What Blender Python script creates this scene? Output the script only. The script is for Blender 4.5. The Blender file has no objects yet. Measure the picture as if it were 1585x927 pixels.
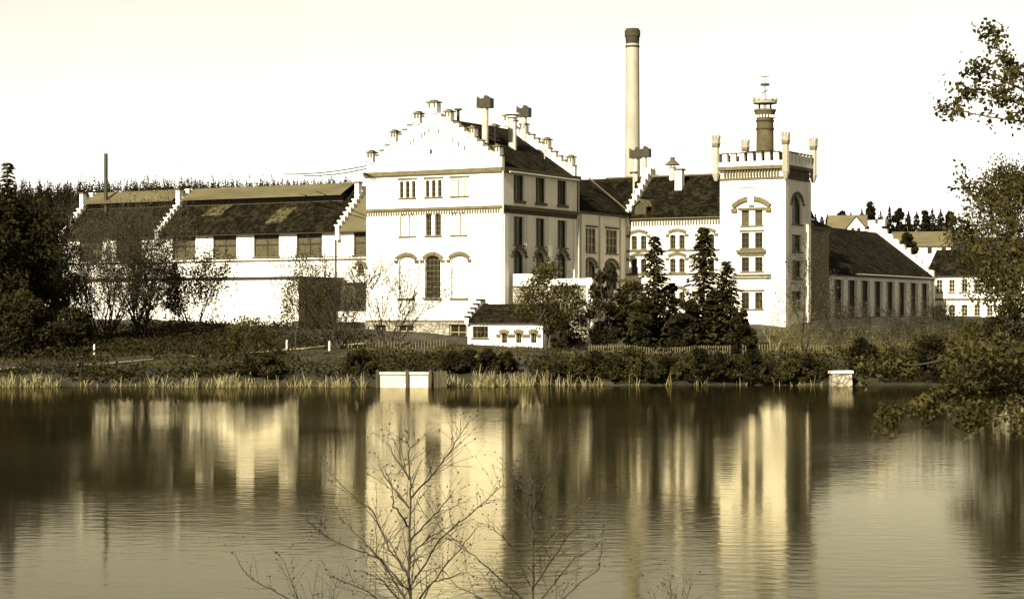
import bpy, bmesh, math, random
import numpy as np
from mathutils import Vector
random.seed(7)
RNG = np.random.default_rng(11)
R = math.radians
# ------------------------------------------------------------------ camera
F, CX, HY, H = 3100.0, 792.5, 490.0, 5.2          # focal length, centre, horizon (photo pixels), eye height (m)
scn = bpy.context.scene
COL = scn.collection
cam = bpy.data.objects.new('camera', bpy.data.cameras.new('camera'))
COL.objects.link(cam)
cam.location = (0, 0, H); cam.rotation_euler = (R(90), 0, 0)
cam.data.sensor_fit = 'HORIZONTAL'; cam.data.sensor_width = 36; cam.data.lens = F/1585*36
cam.data.shift_y = (HY-463.5)/1585
cam.data.clip_start = .2; cam.data.clip_end = 8000
scn.camera = cam
# ------------------------------------------------------------------ sky and sun (a sepia-toned print: both lights share its tone)
SUN_EL, SUN_AZ = R(33), math.atan2(-.462, -.887)    # azimuth clockwise from +Y
world = bpy.data.worlds.new('World'); scn.world = world; world.use_nodes = True
nt = world.node_tree; nt.nodes.clear()
sky = nt.nodes.new('ShaderNodeTexSky'); sky.sky_type = 'NISHITA'; sky.sun_disc = False
sky.sun_elevation = SUN_EL; sky.sun_rotation = SUN_AZ; sky.air_density = 1.0; sky.dust_density = 0.0
bw = nt.nodes.new('ShaderNodeRGBToBW')
tint = nt.nodes.new('ShaderNodeVectorMath'); tint.operation = 'MULTIPLY'; tint.inputs[1].default_value = (1.0, .95, .81)
bg = nt.nodes.new('ShaderNodeBackground'); bg.inputs['Strength'].default_value = .05
wo = nt.nodes.new('ShaderNodeOutputWorld')
nt.links.new(sky.outputs[0], bw.inputs[0]); nt.links.new(bw.outputs[0], tint.inputs[0])
nt.links.new(tint.outputs[0], bg.inputs[0]); nt.links.new(bg.outputs[0], wo.inputs[0])
sl = bpy.data.lights.new('sun', 'SUN'); sl.energy = 5.0; sl.angle = R(.5); sl.color = (1.0, .94, .82)
sun = bpy.data.objects.new('sun', sl); COL.objects.link(sun)
sd = Vector((math.sin(SUN_AZ)*math.cos(SUN_EL), math.cos(SUN_AZ)*math.cos(SUN_EL), math.sin(SUN_EL)))
sun.rotation_euler = sd.to_track_quat('Z', 'Y').to_euler(); sun.location = (-60, -60, 120)
vs = scn.view_settings
vs.view_transform = 'Standard'; vs.look = 'None'; vs.gamma = 1; vs.use_curve_mapping = False
vs.exposure = 1.9
# ------------------------------------------------------------------ materials
MATS = {}
def mat(name, c, c2=None, scale=1.0, rough=.85, bump=0.0, bscale=12.0, stretch=(1, 1, 1), kind=None, spec=.25, detail=5, lo=.35, hi=.65):
    m = bpy.data.materials.new(name); m.use_nodes = True; t = m.node_tree; n = t.nodes; L = t.links
    if name not in ('plaster', 'concrete', 'stack', 'metal', 'stone', 'sandstone'): c = (.54*c[0], .51*c[1], .34*c[2]); c2 = c2 and (.54*c2[0], .51*c2[1], .34*c2[2])
    b = n['Principled BSDF']; b.inputs['Roughness'].default_value = rough
    b.inputs['Specular IOR Level'].default_value = spec
    tc = n.new('ShaderNodeTexCoord'); mp = n.new('ShaderNodeMapping'); mp.inputs['Scale'].default_value = stretch
    L.new(tc.outputs['Object'], mp.inputs[0])
    if c2:
        nz = n.new('ShaderNodeTexNoise'); nz.inputs['Scale'].default_value = scale; nz.inputs['Detail'].default_value = detail
        nz.inputs['Roughness'].default_value = .62
        cr = n.new('ShaderNodeValToRGB'); cr.color_ramp.elements[0].position = lo; cr.color_ramp.elements[1].position = hi
        cr.color_ramp.elements[0].color = (*c2, 1); cr.color_ramp.elements[1].color = (*c, 1)
        L.new(mp.outputs[0], nz.inputs[0]); L.new(nz.outputs[0], cr.inputs[0]); L.new(cr.outputs[0], b.inputs['Base Color'])
        col = cr.outputs[0]
    else:
        b.inputs['Base Color'].default_value = (*c, 1); col = None
    h = None
    if bump:
        bn = n.new('ShaderNodeTexNoise'); bn.inputs['Scale'].default_value = bscale; bn.inputs['Detail'].default_value = 4
        L.new(tc.outputs['Object'], bn.inputs[0]); h = bn.outputs[0]
    if kind == 'tile':          # courses of roof tiles: ripples down the slope, plus odd pale tiles
        wv = n.new('ShaderNodeTexWave'); wv.bands_direction = 'Z'; wv.inputs['Scale'].default_value = 1.5
        wv.inputs['Distortion'].default_value = 2.2; wv.inputs['Detail'].default_value = 2; wv.inputs['Detail Scale'].default_value = 3
        L.new(tc.outputs['Object'], wv.inputs[0])
        vo = n.new('ShaderNodeTexVoronoi'); vo.inputs['Scale'].default_value = 2.6; L.new(tc.outputs['Object'], vo.inputs[0])
        mx = n.new('ShaderNodeMix'); mx.data_type = 'RGBA'; mx.blend_type = 'MULTIPLY'
        cr2 = n.new('ShaderNodeValToRGB'); cr2.color_ramp.elements[0].color = (.45, .45, .45, 1); cr2.color_ramp.elements[1].color = (1.9, 1.9, 1.9, 1)
        cr2.color_ramp.elements[0].position = .3; cr2.color_ramp.elements[1].position = .95
        sx = n.new('ShaderNodeSeparateColor'); L.new(vo.outputs['Color'], sx.inputs[0]); L.new(sx.outputs[0], cr2.inputs[0])
        mx.inputs[0].default_value = .9; L.new(col, mx.inputs[6]); L.new(cr2.outputs[0], mx.inputs[7])
        L.new(mx.outputs[2], b.inputs['Base Color'])
        ad = n.new('ShaderNodeMath'); ad.operation = 'ADD'; L.new(wv.outputs['Fac'], ad.inputs[0]); L.new(h, ad.inputs[1]); h = ad.outputs[0]
    if kind == 'stone':
        vo = n.new('ShaderNodeTexVoronoi'); vo.feature = 'DISTANCE_TO_EDGE'; vo.inputs['Scale'].default_value = 2.2
        L.new(tc.outputs['Object'], vo.inputs[0])
        cr2 = n.new('ShaderNodeValToRGB'); cr2.color_ramp.elements[0].color = (.3, .3, .3, 1); cr2.color_ramp.elements[1].position = .12
        L.new(vo.outputs['Distance'], cr2.inputs[0])
        mx = n.new('ShaderNodeMix'); mx.data_type = 'RGBA'; mx.blend_type = 'MULTIPLY'; mx.inputs[0].default_value = 1
        L.new(col, mx.inputs[6]); L.new(cr2.outputs[0], mx.inputs[7]); L.new(mx.outputs[2], b.inputs['Base Color'])
        ad = n.new('ShaderNodeMath'); ad.operation = 'ADD'; L.new(cr2.outputs[0], ad.inputs[0]); L.new(h, ad.inputs[1]); h = ad.outputs[0]
    if kind == 'brick':
        bk = n.new('ShaderNodeTexBrick'); bk.inputs['Scale'].default_value = 3.2
        bk.inputs['Color1'].default_value = (1, 1, 1, 1); bk.inputs['Color2'].default_value = (.6, .6, .6, 1); bk.inputs['Mortar'].default_value = (1.5, 1.5, 1.5, 1)
        mr = n.new('ShaderNodeMapping'); mr.inputs['Rotation'].default_value = (R(90), 0, 0); L.new(tc.outputs['Object'], mr.inputs[0]); L.new(mr.outputs[0], bk.inputs[0])
        mx = n.new('ShaderNodeMix'); mx.data_type = 'RGBA'; mx.blend_type = 'MULTIPLY'; mx.inputs[0].default_value = 1
        L.new(col, mx.inputs[6]); L.new(bk.outputs[0], mx.inputs[7]); L.new(mx.outputs[2], b.inputs['Base Color'])
    if h is not None:
        bp = n.new('ShaderNodeBump'); bp.inputs['Strength'].default_value = bump; bp.inputs['Distance'].default_value = .06
        L.new(h, bp.inputs['Height']); L.new(bp.outputs[0], b.inputs['Normal'])
    MATS[name] = m
    return m
def leafmat(name, c, c2, scale=.9, trans=.25):
    m = mat(name, c, c2, scale, rough=.7, spec=.05, lo=.38, hi=.62); t = m.node_tree; n = t.nodes
    tr = n.new('ShaderNodeBsdfTranslucent'); tr.inputs[0].default_value = (c[0]*1.2, c[1]*1.2, c[2], 1)
    mx = n.new('ShaderNodeMixShader'); mx.inputs[0].default_value = trans
    t.links.new(n['Principled BSDF'].outputs[0], mx.inputs[1]); t.links.new(tr.outputs[0], mx.inputs[2])
    t.links.new(mx.outputs[0], n['Material Output'].inputs[0]); return m
mat('plaster', (.60, .56, .455), (.48, .44, .34), .35, bump=.25, bscale=9, stretch=(1, 1, .35), lo=.3, hi=.6)
mat('shaded_plaster', (.30, .265, .18), (.17, .15, .095), .5, bump=.3, bscale=9, stretch=(1, 1, .3))  # darker copy of the plaster: shade put into the colour of shaded walls
mat('shaded_trim', (.13, .112, .07), (.08, .068, .04), 1.5)  # darker copy of the trim, with shade in its colour
mat('trim', (.16, .138, .09), (.10, .085, .052), 1.5, bump=.2)
mat('tile', (.018, .0152, .009), (.006, .005, .003), .55, bump=.6, bscale=7, kind='tile', rough=.95, spec=.03)
mat('tile_pale', (.075, .065, .038), (.03, .026, .015), 1.6, bump=.6, bscale=7, kind='tile', rough=.9, spec=.1)
mat('felt', (.135, .118, .072), (.085, .073, .043), .5, bump=.25, bscale=5, stretch=(.4, 1, 1), rough=.75)
mat('glass', (.028, .024, .013), (.012, .010, .006), 1.4, rough=.3, spec=.2)
mat('frame', (.15, .13, .08), (.09, .075, .045), 3)
mat('light_frame', (.50, .47, .39), (.36, .33, .26), 3)
mat('shutter', (.095, .08, .046), (.05, .042, .024), 2.5, bump=.2)
mat('stone', (.25, .22, .15), (.11, .095, .06), 1.6, bump=.9, bscale=6, kind='stone')
mat('brick', (.12, .095, .052), (.065, .052, .028), .9, bump=.4, bscale=14, kind='brick')
mat('stack', (.23, .205, .145), (.15, .132, .09), .35, bump=.2, stretch=(1, 1, .5))
mat('sandstone', (.20, .18, .125), (.13, .115, .075), 1.2, bump=.2)
mat('soot', (.05, .042, .025), (.025, .021, .012), 1)
mat('metal', (.30, .28, .22), (.20, .18, .135), 1.5, rough=.5)
mat('dark_metal', (.045, .038, .022), (.022, .019, .011), 2, rough=.5)
mat('timber', (.07, .058, .034), (.035, .029, .017), 1.5, bump=.3, stretch=(3, 3, .4))
mat('concrete', (.42, .385, .29), (.26, .23, .165), .8, bump=.3)
mat('path', (.46, .42, .32), (.32, .29, .22), 1.3, bump=.3)
mat('bark', (.055, .045, .026), (.024, .020, .011), 2.5, bump=.7, bscale=8, stretch=(3, 3, .6))
mat('pale_twig', (.30, .26, .18), (.16, .135, .09), 2)
mat('dark_twig', (.042, .035, .022), (.02, .0165, .010), 3)
mat('reed', (.27, .24, .145), (.09, .08, .042), 1.2)
leafmat('spruce', (.045, .039, .016), (.012, .0105, .0045), .7, .08)
leafmat('dark_leaf', (.036, .031, .0115), (.008, .007, .0027), .6, .15)
leafmat('mid_leaf', (.080, .069, .027), (.022, .019, .0075), .7, .2)
leafmat('pale_leaf', (.17, .148, .062), (.07, .06, .025), .8, .25)
leafmat('near_leaf', (.085, .074, .028), (.022, .019, .0075), 2.2, .3)
leafmat('forest_leaf', (.022, .019, .007), (.007, .006, .0024), .03, .05)
# ------------------------------------------------------------------ mesh helpers
OFF = {}
def link(o, parent=None):
    COL.objects.link(o)
    if parent is not None:
        o.parent = parent; OFF[o.name] = OFF.get(parent.name, (0, 0, 0))
    return o
class MB:
    def __init__(s): s.v = []; s.f = []
    def poly(s, pts):
        i = len(s.v); s.v += [tuple(p) for p in pts]; s.f.append(tuple(range(i, i+len(pts))))
    def hexa(s, p):            # 8 corners: bottom 4 then top 4
        i = len(s.v); s.v += [tuple(q) for q in p]
        s.f += [tuple(i+k for k in q) for q in ((3, 2, 1, 0), (4, 5, 6, 7), (0, 1, 5, 4), (1, 2, 6, 5), (2, 3, 7, 6), (3, 0, 4, 7))]
    def box(s, x0, x1, y0, y1, z0, z1):
        s.hexa([(x0, y0, z0), (x1, y0, z0), (x1, y1, z0), (x0, y1, z0), (x0, y0, z1), (x1, y0, z1), (x1, y1, z1), (x0, y1, z1)]); return s
    def extr(s, a, b):         # two matching loops -> closed prism
        n = len(a); i = len(s.v); s.v += [tuple(p) for p in a]+[tuple(p) for p in b]
        s.f.append(tuple(i+k for k in range(n))); s.f.append(tuple(i+n+k for k in reversed(range(n))))
        for k in range(n): s.f.append((i+k, i+n+k, i+n+(k+1) % n, i+(k+1) % n))
        return s
    def prism_y(s, pts, y0, y1): return s.extr([(x, y0, z) for x, z in pts], [(x, y1, z) for x, z in pts])
    def prism_x(s, pts, x0, x1): return s.extr([(x0, y, z) for y, z in pts], [(x1, y, z) for y, z in pts])
    def cyl(s, x, y, z0, z1, r0, r1=None, n=14):
        r1 = r0 if r1 is None else r1
        c = [(math.cos(2*math.pi*k/n), math.sin(2*math.pi*k/n)) for k in range(n)]
        return s.extr([(x+r0*a, y+r0*b, z0) for a, b in c], [(x+r1*a, y+r1*b, z1) for a, b in c])
    def ring(s, x, y, z0, z1, r0, r1, n=20):      # hollow ring
        for k in range(n):
            a0, a1 = 2*math.pi*k/n, 2*math.pi*(k+1)/n
            q = [(x+r*math.cos(a), y+r*math.sin(a)) for r in (r0, r1) for a in (a0, a1)]
            s.hexa([(*q[0], z0), (*q[1], z0), (*q[3], z0), (*q[2], z0), (*q[0], z1), (*q[1], z1), (*q[3], z1), (*q[2], z1)])
    def tube(s, p0, p1, r0, r1=None, n=6):
        r1 = r0 if r1 is None else r1
        p0, p1 = Vector(p0), Vector(p1); d = (p1-p0).normalized(); a = d.orthogonal().normalized(); b = d.cross(a)
        c = [(math.cos(2*math.pi*k/n), math.sin(2*math.pi*k/n)) for k in range(n)]
        return s.extr([p0+(a*u+b*w)*r0 for u, w in c], [p1+(a*u+b*w)*r1 for u, w in c])
    def build(s, name, m, parent=None, label=None, kind=None):
        off = OFF.get(parent.name, (0, 0, 0)) if parent is not None else (0, 0, 0)
        me = bpy.data.meshes.new(name)
        me.from_pydata([(x-off[0], y-off[1], z-off[2]) for x, y, z in s.v], [], s.f)
        bm = bmesh.new(); bm.from_mesh(me); bmesh.ops.recalc_face_normals(bm, faces=bm.faces); bm.to_mesh(me); bm.free()
        me.materials.append(MATS[m])
        o = link(bpy.data.objects.new(name, me), parent)
        if label: o['label'] = label
        if kind: o['kind'] = kind
        return o
def fast(name, V, Q, m, parent=None, kind=None, k=4):
    V = np.asarray(V, np.float32); Q = np.asarray(Q, np.int32)
    me = bpy.data.meshes.new(name); me.vertices.add(len(V)); me.vertices.foreach_set('co', V.ravel())
    me.loops.add(Q.size); me.loops.foreach_set('vertex_index', Q.ravel())
    me.polygons.add(len(Q)); me.polygons.foreach_set('loop_start', np.arange(0, Q.size, k, dtype=np.int32))
    me.polygons.foreach_set('loop_total', np.full(len(Q), k, np.int32))
    me.update(calc_edges=True); me.materials.append(MATS[m])
    o = link(bpy.data.objects.new(name, me), parent)
    if kind: o['kind'] = kind
    return o
# ------------------------------------------------------------------ where a pixel lands
A = R(29.7); CA, SA = math.cos(A), math.sin(A)
OY = 210.0; OX = (777-CX)/F*OY                      # near right corner of the brewhouse: origin of the site frame
def at(x, y, D): return ((x-CX)/F*D, D, H-(y-HY)/F*D)
def to_site(X, Y): return ((X-OX)*CA-(Y-OY)*SA, (X-OX)*SA+(Y-OY)*CA)
def to_world(lx, ly): return (OX+lx*CA+ly*SA, OY-lx*SA+ly*CA)
def on_front(ly, x, y=HY):                          # facade plane local y = ly  ->  (local x, z)
    rx = (x-CX)/F; t = (ly+OX*SA+OY*CA)/(rx*SA+CA)
    return to_site(t*rx, t)[0], H-(y-HY)/F*t
def on_side(lx, x, y=HY):                           # facade plane local x = lx  ->  (local y, z)
    rx = (x-CX)/F; t = (lx+OX*CA-OY*SA)/(rx*CA-SA)
    return to_site(t*rx, t)[1], H-(y-HY)/F*t
def on_plane(x, y, p, n):                           # any plane in the site frame -> site point
    d = Vector(((x-CX)/F, 1, -(y-HY)/F)); o = Vector((0, 0, H))
    def loc(v): return Vector((v.x*CA-v.y*SA, v.x*SA+v.y*CA, v.z))
    o2 = Vector((*to_site(0, 0), H)); d2 = loc(d); p = Vector(p); n = Vector(n)
    return o2+d2*((p-o2).dot(n)/d2.dot(n))
# ------------------------------------------------------------------ terrain
def shore(X): return 150+.055*X+1.1*math.sin(X*.13)+.6*math.sin(X*.41+1)+.35*math.sin(X*1.1)
PD = [-60, -6, 0, 1.2, 4, 15, 35, 50, 55, 62, 70, 85, 110, 200, 4000]
PZ = [-3, -1.2, -.08, .6, .95, 1.25, 1.75, 2.05, 2.25, 2.9, 3.8, 4.8, 5.1, 5.4, 5.4]
def smooth(t): t = min(1, max(0, t)); return t*t*(3-2*t)
def terr(X, Y):
    if Y < 60: return float(np.interp(Y, [-50, 6, 10, 14, 20, 27, 40, 60], [3.7, 3.55, 3.0, 2.0, 1.0, -.3, -2, -3]))+.06*math.sin(X*.9+Y*.7)
    z = float(np.interp(Y-shore(X), PD, PZ))
    px = CX+F*X/Y
    amp = 19.8*smooth((690-px)/160)+17*smooth((px-1130)/160)+3
    z += amp*smooth((Y-290)/230)
    if Y-shore(X) > 2: z += .10*math.sin(X*.31+Y*.17)+.07*math.sin(X*.83-Y*.51)
    return z
def ground_px(x, y):
    t = 120.0
    while t < 420:
        X = (x-CX)/F*t
        if H-(y-HY)/F*t <= terr(X, t): return X, t, terr(X, t)
        t += .25
    return (x-CX)/F*190, 190, terr((x-CX)/F*190, 190)
def gp(x, D): X = (x-CX)/F*D; return X, D, terr(X, D)
# ------------------------------------------------------------------ things
def thing(name, label, cat, loc, rot=0, group=None):
    o = bpy.data.objects.new(name, None); link(o); o.empty_display_size = .5
    o.location = loc; o.rotation_euler = (0, 0, rot); o['label'] = label; o['category'] = cat
    if group: o['group'] = group
    return o
def site_thing(name, label, cat, lx, ly, z=None, group=None):
    X, Y = to_world(lx, ly); z = terr(X, Y) if z is None else z
    o = thing(name, label, cat, (X, Y, z), -A, group); OFF[o.name] = (lx, ly, z); return o
def tag(o, label, cat, group=None):
    o['label'] = label; o['category'] = cat
    if group: o['group'] = group
    return o
def struct(o): o['kind'] = 'structure'; return o
# ================================================================== the setting: ground, water, path
def axis(*parts):
    out = []
    for a, b, st in parts: out += list(np.arange(a, b, st))
    return np.array(out+[parts[-1][1]])
xs = axis((-2600, -400, 200), (-400, -130, 15), (-130, 130, 2), (130, 400, 15), (400, 2600, 200))
ys = axis((-40, 40, 2), (40, 136, 8), (136, 172, .75), (172, 270, 2), (270, 620, 8), (620, 5200, 220))
V = [(x, y, terr(x, y)) for y in ys for x in xs]; nx = len(xs)
Q = [(j*nx+i, j*nx+i+1, (j+1)*nx+i+1, (j+1)*nx+i) for j in range(len(ys)-1) for i in range(nx-1)]
mat('grass', (.040, .034, .0135), (.010, .0085, .0035), .22, bump=.9, bscale=2.5, lo=.4, hi=.62, detail=8)
struct(fast('ground', V, Q, 'grass'))
wm = bpy.data.materials.new('water'); wm.use_nodes = True; t = wm.node_tree; n = t.nodes; n.clear()
out = n.new('ShaderNodeOutputMaterial'); mx = n.new('ShaderNodeMixShader'); df = n.new('ShaderNodeBsdfDiffuse'); gl = n.new('ShaderNodeBsdfGlossy')
fr = n.new('ShaderNodeFresnel'); fr.inputs[0].default_value = 1.333
df.inputs[0].default_value = (.012, .0105, .004, 1); gl.inputs[0].default_value = (.60, .55, .40, 1); gl.inputs['Roughness'].default_value = .075
tc = n.new('ShaderNodeTexCoord'); mp = n.new('ShaderNodeMapping'); mp.inputs['Scale'].default_value = (.55, 1, 1)
n1 = n.new('ShaderNodeTexNoise'); n1.inputs['Scale'].default_value = 2.2; n1.inputs['Detail'].default_value = 3
n2 = n.new('ShaderNodeTexNoise'); n2.inputs['Scale'].default_value = .25; n2.inputs['Detail'].default_value = 2
ad = n.new('ShaderNodeMath'); ad.operation = 'MULTIPLY_ADD'; ad.inputs[1].default_value = .5
bp = n.new('ShaderNodeBump'); bp.inputs['Strength'].default_value = .045; bp.inputs['Distance'].default_value = .1
L = t.links
L.new(tc.outputs['Object'], mp.inputs[0]); L.new(mp.outputs[0], n1.inputs[0]); L.new(mp.outputs[0], n2.inputs[0])
L.new(n2.outputs[0], ad.inputs[0]); L.new(n1.outputs[0], ad.inputs[2]); L.new(ad.outputs[0], bp.inputs['Height'])
n3 = n.new('ShaderNodeTexNoise'); n3.inputs['Scale'].default_value = .035; n3.inputs['Detail'].default_value = 3
mr = n.new('ShaderNodeMapRange'); mr.inputs[1].default_value = .38; mr.inputs[2].default_value = .62; mr.inputs[3].default_value = .03; mr.inputs[4].default_value = .085
mr2 = n.new('ShaderNodeMapRange'); mr2.inputs[1].default_value = .38; mr2.inputs[2].default_value = .62; mr2.inputs[3].default_value = .045; mr2.inputs[4].default_value = .085
L.new(tc.outputs['Object'], n3.inputs[0])                # calm and wind-ruffled patches
for q_ in (mr, mr2): L.new(n3.outputs[0], q_.inputs[0])
L.new(mr.outputs[0], bp.inputs['Strength']); L.new(mr2.outputs[0], gl.inputs['Roughness'])
for q in (gl, fr): L.new(bp.outputs[0], q.inputs['Normal'])
L.new(fr.outputs[0], mx.inputs[0]); L.new(df.outputs[0], mx.inputs[1]); L.new(gl.outputs[0], mx.inputs[2]); L.new(mx.outputs[0], out.inputs[0])
MATS['water'] = wm
mb = MB(); mb.poly([(-420, 12, 0), (420, 12, 0), (420, 205, 0), (-420, 205, 0)]); struct(mb.build('water', 'water'))
# path along the bank
pts = [ground_px(x, y) for x, y in ((-160, 578), (0, 572), (115, 566), (230, 557), (330, 551), (410, 545), (470, 540), (520, 535), (570, 531))]
mb = MB(); pl = []
for i in range(len(pts)-1):
    for k in range(12):
        u = k/12; pl.append((pts[i][0]*(1-u)+pts[i+1][0]*u, pts[i][1]*(1-u)+pts[i+1][1]*u))
for i in range(len(pl)-1):
    q = []
    for (X, Y), w in ((pl[i], -.75), (pl[i+1], -.75), (pl[i+1], .75), (pl[i], .75)):
        q.append((X, Y+w, terr(X, Y+w)+.05))
    mb.poly(q)
struct(mb.build('path', 'path'))
# ================================================================== facades and windows
class Fac:
    def __init__(s, plane, c): s.p = plane; s.c = c; s.ops = []
    def m(s, a, d, z): return (a, s.c+d, z) if s.p == 'f' else (s.c-d, a, z)
    def px(s, x, y=HY): return on_front(s.c, x, y) if s.p == 'f' else on_side(s.c, x, y)
    def box(s, mb, a0, a1, d0, d1, z0, z1):
        mb.hexa([s.m(a0, d0, z0), s.m(a1, d0, z0), s.m(a1, d1, z0), s.m(a0, d1, z0), s.m(a0, d0, z1), s.m(a1, d0, z1), s.m(a1, d1, z1), s.m(a0, d1, z1)]); return mb
    def wall(s, mb, a0, a1, z0, z1):
        A_ = sorted({a0, a1, *[v for o in s.ops for v in o[:2] if a0 < v < a1]})
        Z_ = sorted({z0, z1, *[v for o in s.ops for v in (o[2], o[3]+o[4]) if z0 < v < z1]})
        for i in range(len(A_)-1):
            for j in range(len(Z_)-1):
                a, z = (A_[i]+A_[i+1])/2, (Z_[j]+Z_[j+1])/2
                if any(o[0] < a < o[1] and o[2] < z < o[3]+o[4] for o in s.ops): continue
                mb.poly([s.m(A_[i], 0, Z_[j]), s.m(A_[i+1], 0, Z_[j]), s.m(A_[i+1], 0, Z_[j+1]), s.m(A_[i], 0, Z_[j+1])])
        for b0, b1, c0, c1, r, d in s.ops:
            if not (a0 <= b0 and b1 <= a1 and z0 <= c0 and c1 <= z1): continue
            mb.poly([s.m(b0, 0, c0), s.m(b0, d, c0), s.m(b0, d, c1), s.m(b0, 0, c1)])
            mb.poly([s.m(b1, 0, c0), s.m(b1, d, c0), s.m(b1, d, c1), s.m(b1, 0, c1)])
            mb.poly([s.m(b0, 0, c0), s.m(b1, 0, c0), s.m(b1, d, c0), s.m(b0, d, c0)])
            ar = arch(b0, b1, c1, r)
            for (p, zp), (q, zq) in zip(ar, ar[1:]):
                mb.poly([s.m(p, 0, zp), s.m(q, 0, zq), s.m(q, d, zq), s.m(p, d, zp)])
                if r: mb.poly([s.m(p, 0, zp), s.m(q, 0, zq), s.m(q, 0, c1+r), s.m(p, 0, c1+r)])
        return mb
def arch(a0, a1, z, r, n=10, grow=0):
    if r <= 0: return [(a0-grow, z+grow), (a1+grow, z+grow)]
    w = (a1-a0)/2; RR = (w*w+r*r)/(2*r); c = (a0+a1)/2; zc = z+r-RR; th = math.asin(min(1, w/RR))
    if r > w: th = math.pi-th
    return [(c+(RR+grow)*math.sin(th*(2*k/n-1)), zc+(RR+grow)*math.cos(th*(2*k/n-1))) for k in range(n+1)]
def window(fa, par, lights, depth=.3, nx=2, nz=3, blind=False, sill=.14, hood=None, fm='frame', sm='trim', bar=.06, pane='glass', hoodproj=.14, blind_mat='plaster'):
    """one window of one or more lights; each light a pane, with sill and hood as sub-parts"""
    fb = MB()
    for a0, a1, z0, z1, r in lights:
        fa.ops.append((a0, a1, z0, z1, r, depth+.14))
        d = depth
        if not blind:
            fw = .08
            fa.box(fb, a0, a0+fw, d-.05, d+.05, z0, z1); fa.box(fb, a1-fw, a1, d-.05, d+.05, z0, z1)
            fa.box(fb, a0+fw, a1-fw, d-.05, d+.05, z0, z0+fw)
            if r <= 0: fa.box(fb, a0+fw, a1-fw, d-.05, d+.05, z1-fw, z1)
            def ztop(a):
                if r <= 0: return z1-fw
                w = (a1-a0)/2; RR = (w*w+r*r)/(2*r); return z1+r-RR+math.sqrt(max(0, RR*RR-(a-(a0+a1)/2)**2))
            if r > 0: fa.box(fb, a0+fw, a1-fw, d-.04, d+.04, z1-bar/2, z1+bar/2)
            for k in range(1, nx):
                a = a0+(a1-a0)*k/nx; fa.box(fb, a-bar/2, a+bar/2, d-.03, d+.03, z0+fw, ztop(a))
            for k in range(1, nz):
                z = z0+(z1-z0)*k/nz; fa.box(fb, a0+fw, a1-fw, d-.022, d+.022, z-bar/2, z+bar/2)
        else:
            fa.box(fb, a0, a0+.06, d-.03, d+.02, z0, z1); fa.box(fb, a1-.06, a1, d-.03, d+.02, z0, z1)
    wnd = fb.build('window', sm if blind else fm, par)
    for a0, a1, z0, z1, r in lights:
        pb = MB(); loop = [(a0, z0), (a1, z0)]+list(reversed(arch(a0, a1, z1, r)))
        pb.extr([fa.m(a, depth+.06, z) for a, z in loop], [fa.m(a, depth+.10, z) for a, z in loop])
        pb.build('blind_panel' if blind else 'pane', blind_mat if blind else pane, wnd)
    a0 = min(l[0] for l in lights); a1 = max(l[1] for l in lights); z0 = lights[0][2]; z1 = lights[0][3]; r = lights[0][4]
    if sill: fa.box(MB(), a0-.15, a1+.15, -.16, .02, z0-sill, z0).build('sill', sm, wnd) if False else fa.box(MB(), a0-.15, a1+.15, -.16, -.003, z0-sill, z0-.004).build('sill', sm, wnd)
    if hood == 'arch':
        hb = MB(); rr = r if len(lights) == 1 else .28
        i = arch(a0-.05, a1+.05, z1 if len(lights) == 1 else z1+r+.05, rr, 12, .06); o = arch(a0-.05, a1+.05, z1 if len(lights) == 1 else z1+r+.05, rr, 12, .42)
        for k in range(len(i)-1):
            q = [i[k], i[k+1], o[k+1], o[k]]
            hb.extr([fa.m(a, -.003, z) for a, z in q], [fa.m(a, -hoodproj, z) for a, z in q])
        e = i[0]; e2 = i[-1]
        fa.box(hb, e[0]-.45, e[0]+.02, -hoodproj-.03, -.003, e[1]-.28, e[1]-.01); fa.box(hb, e2[0]-.02, e2[0]+.45, -hoodproj-.03, -.003, e2[1]-.28, e2[1]-.01)
        hb.build('hood_mould', sm, wnd)
    elif hood == 'flat':
        zt = z1+r+.12; fa.box(MB(), a0-.22, a1+.22, -hoodproj, -.003, zt, zt+.2).build('hood_mould', sm, wnd)
    return wnd
def lights_px(fa, spans, y0, y1, rise=0.0, ref=None):
    """pixel spans -> lights; heights are read once at the reference column so that a row stays level"""
    xr = ref if ref is not None else (spans[0][0]+spans[-1][1])/2
    z1 = fa.px(xr, y0)[1]; z0 = fa.px(xr, y1)[1]
    return [(fa.px(a)[0], fa.px(b)[0], z0, z1-rise, rise) for a, b in spans]
def dentils(fa, par, a0, a1, z0, z1, pitch, w, proj, m='trim'):
    mb = MB(); k = a0
    while k+w < a1: fa.box(mb, k, k+w, -proj, -.003, z0, z1); k += pitch
    return mb.build('dentil_row', m, par)
def band(fa, par, a0, a1, z0, z1, proj, name='string_course', m='trim'):
    return fa.box(MB(), a0, a1, -proj, -.003, z0, z1).build(name, m, par)
def gable_roof_x(x0, x1, yf, yb, ze, zr, th=.18):    # ridge along local x
    ym = (yf+yb)/2; return MB().prism_x([(yf, ze), (ym, zr), (yb, ze), (yb, ze-th), (ym, zr-th), (yf, ze-th)], x0, x1)
def gable_roof_y(y0, y1, xl, xr, ze, zr, th=.18):
    xm = (xl+xr)/2; return MB().prism_y([(xl, ze), (xm, zr), (xr, ze), (xr, ze-th), (xm, zr-th), (xl, ze-th)], y0, y1)
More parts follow.
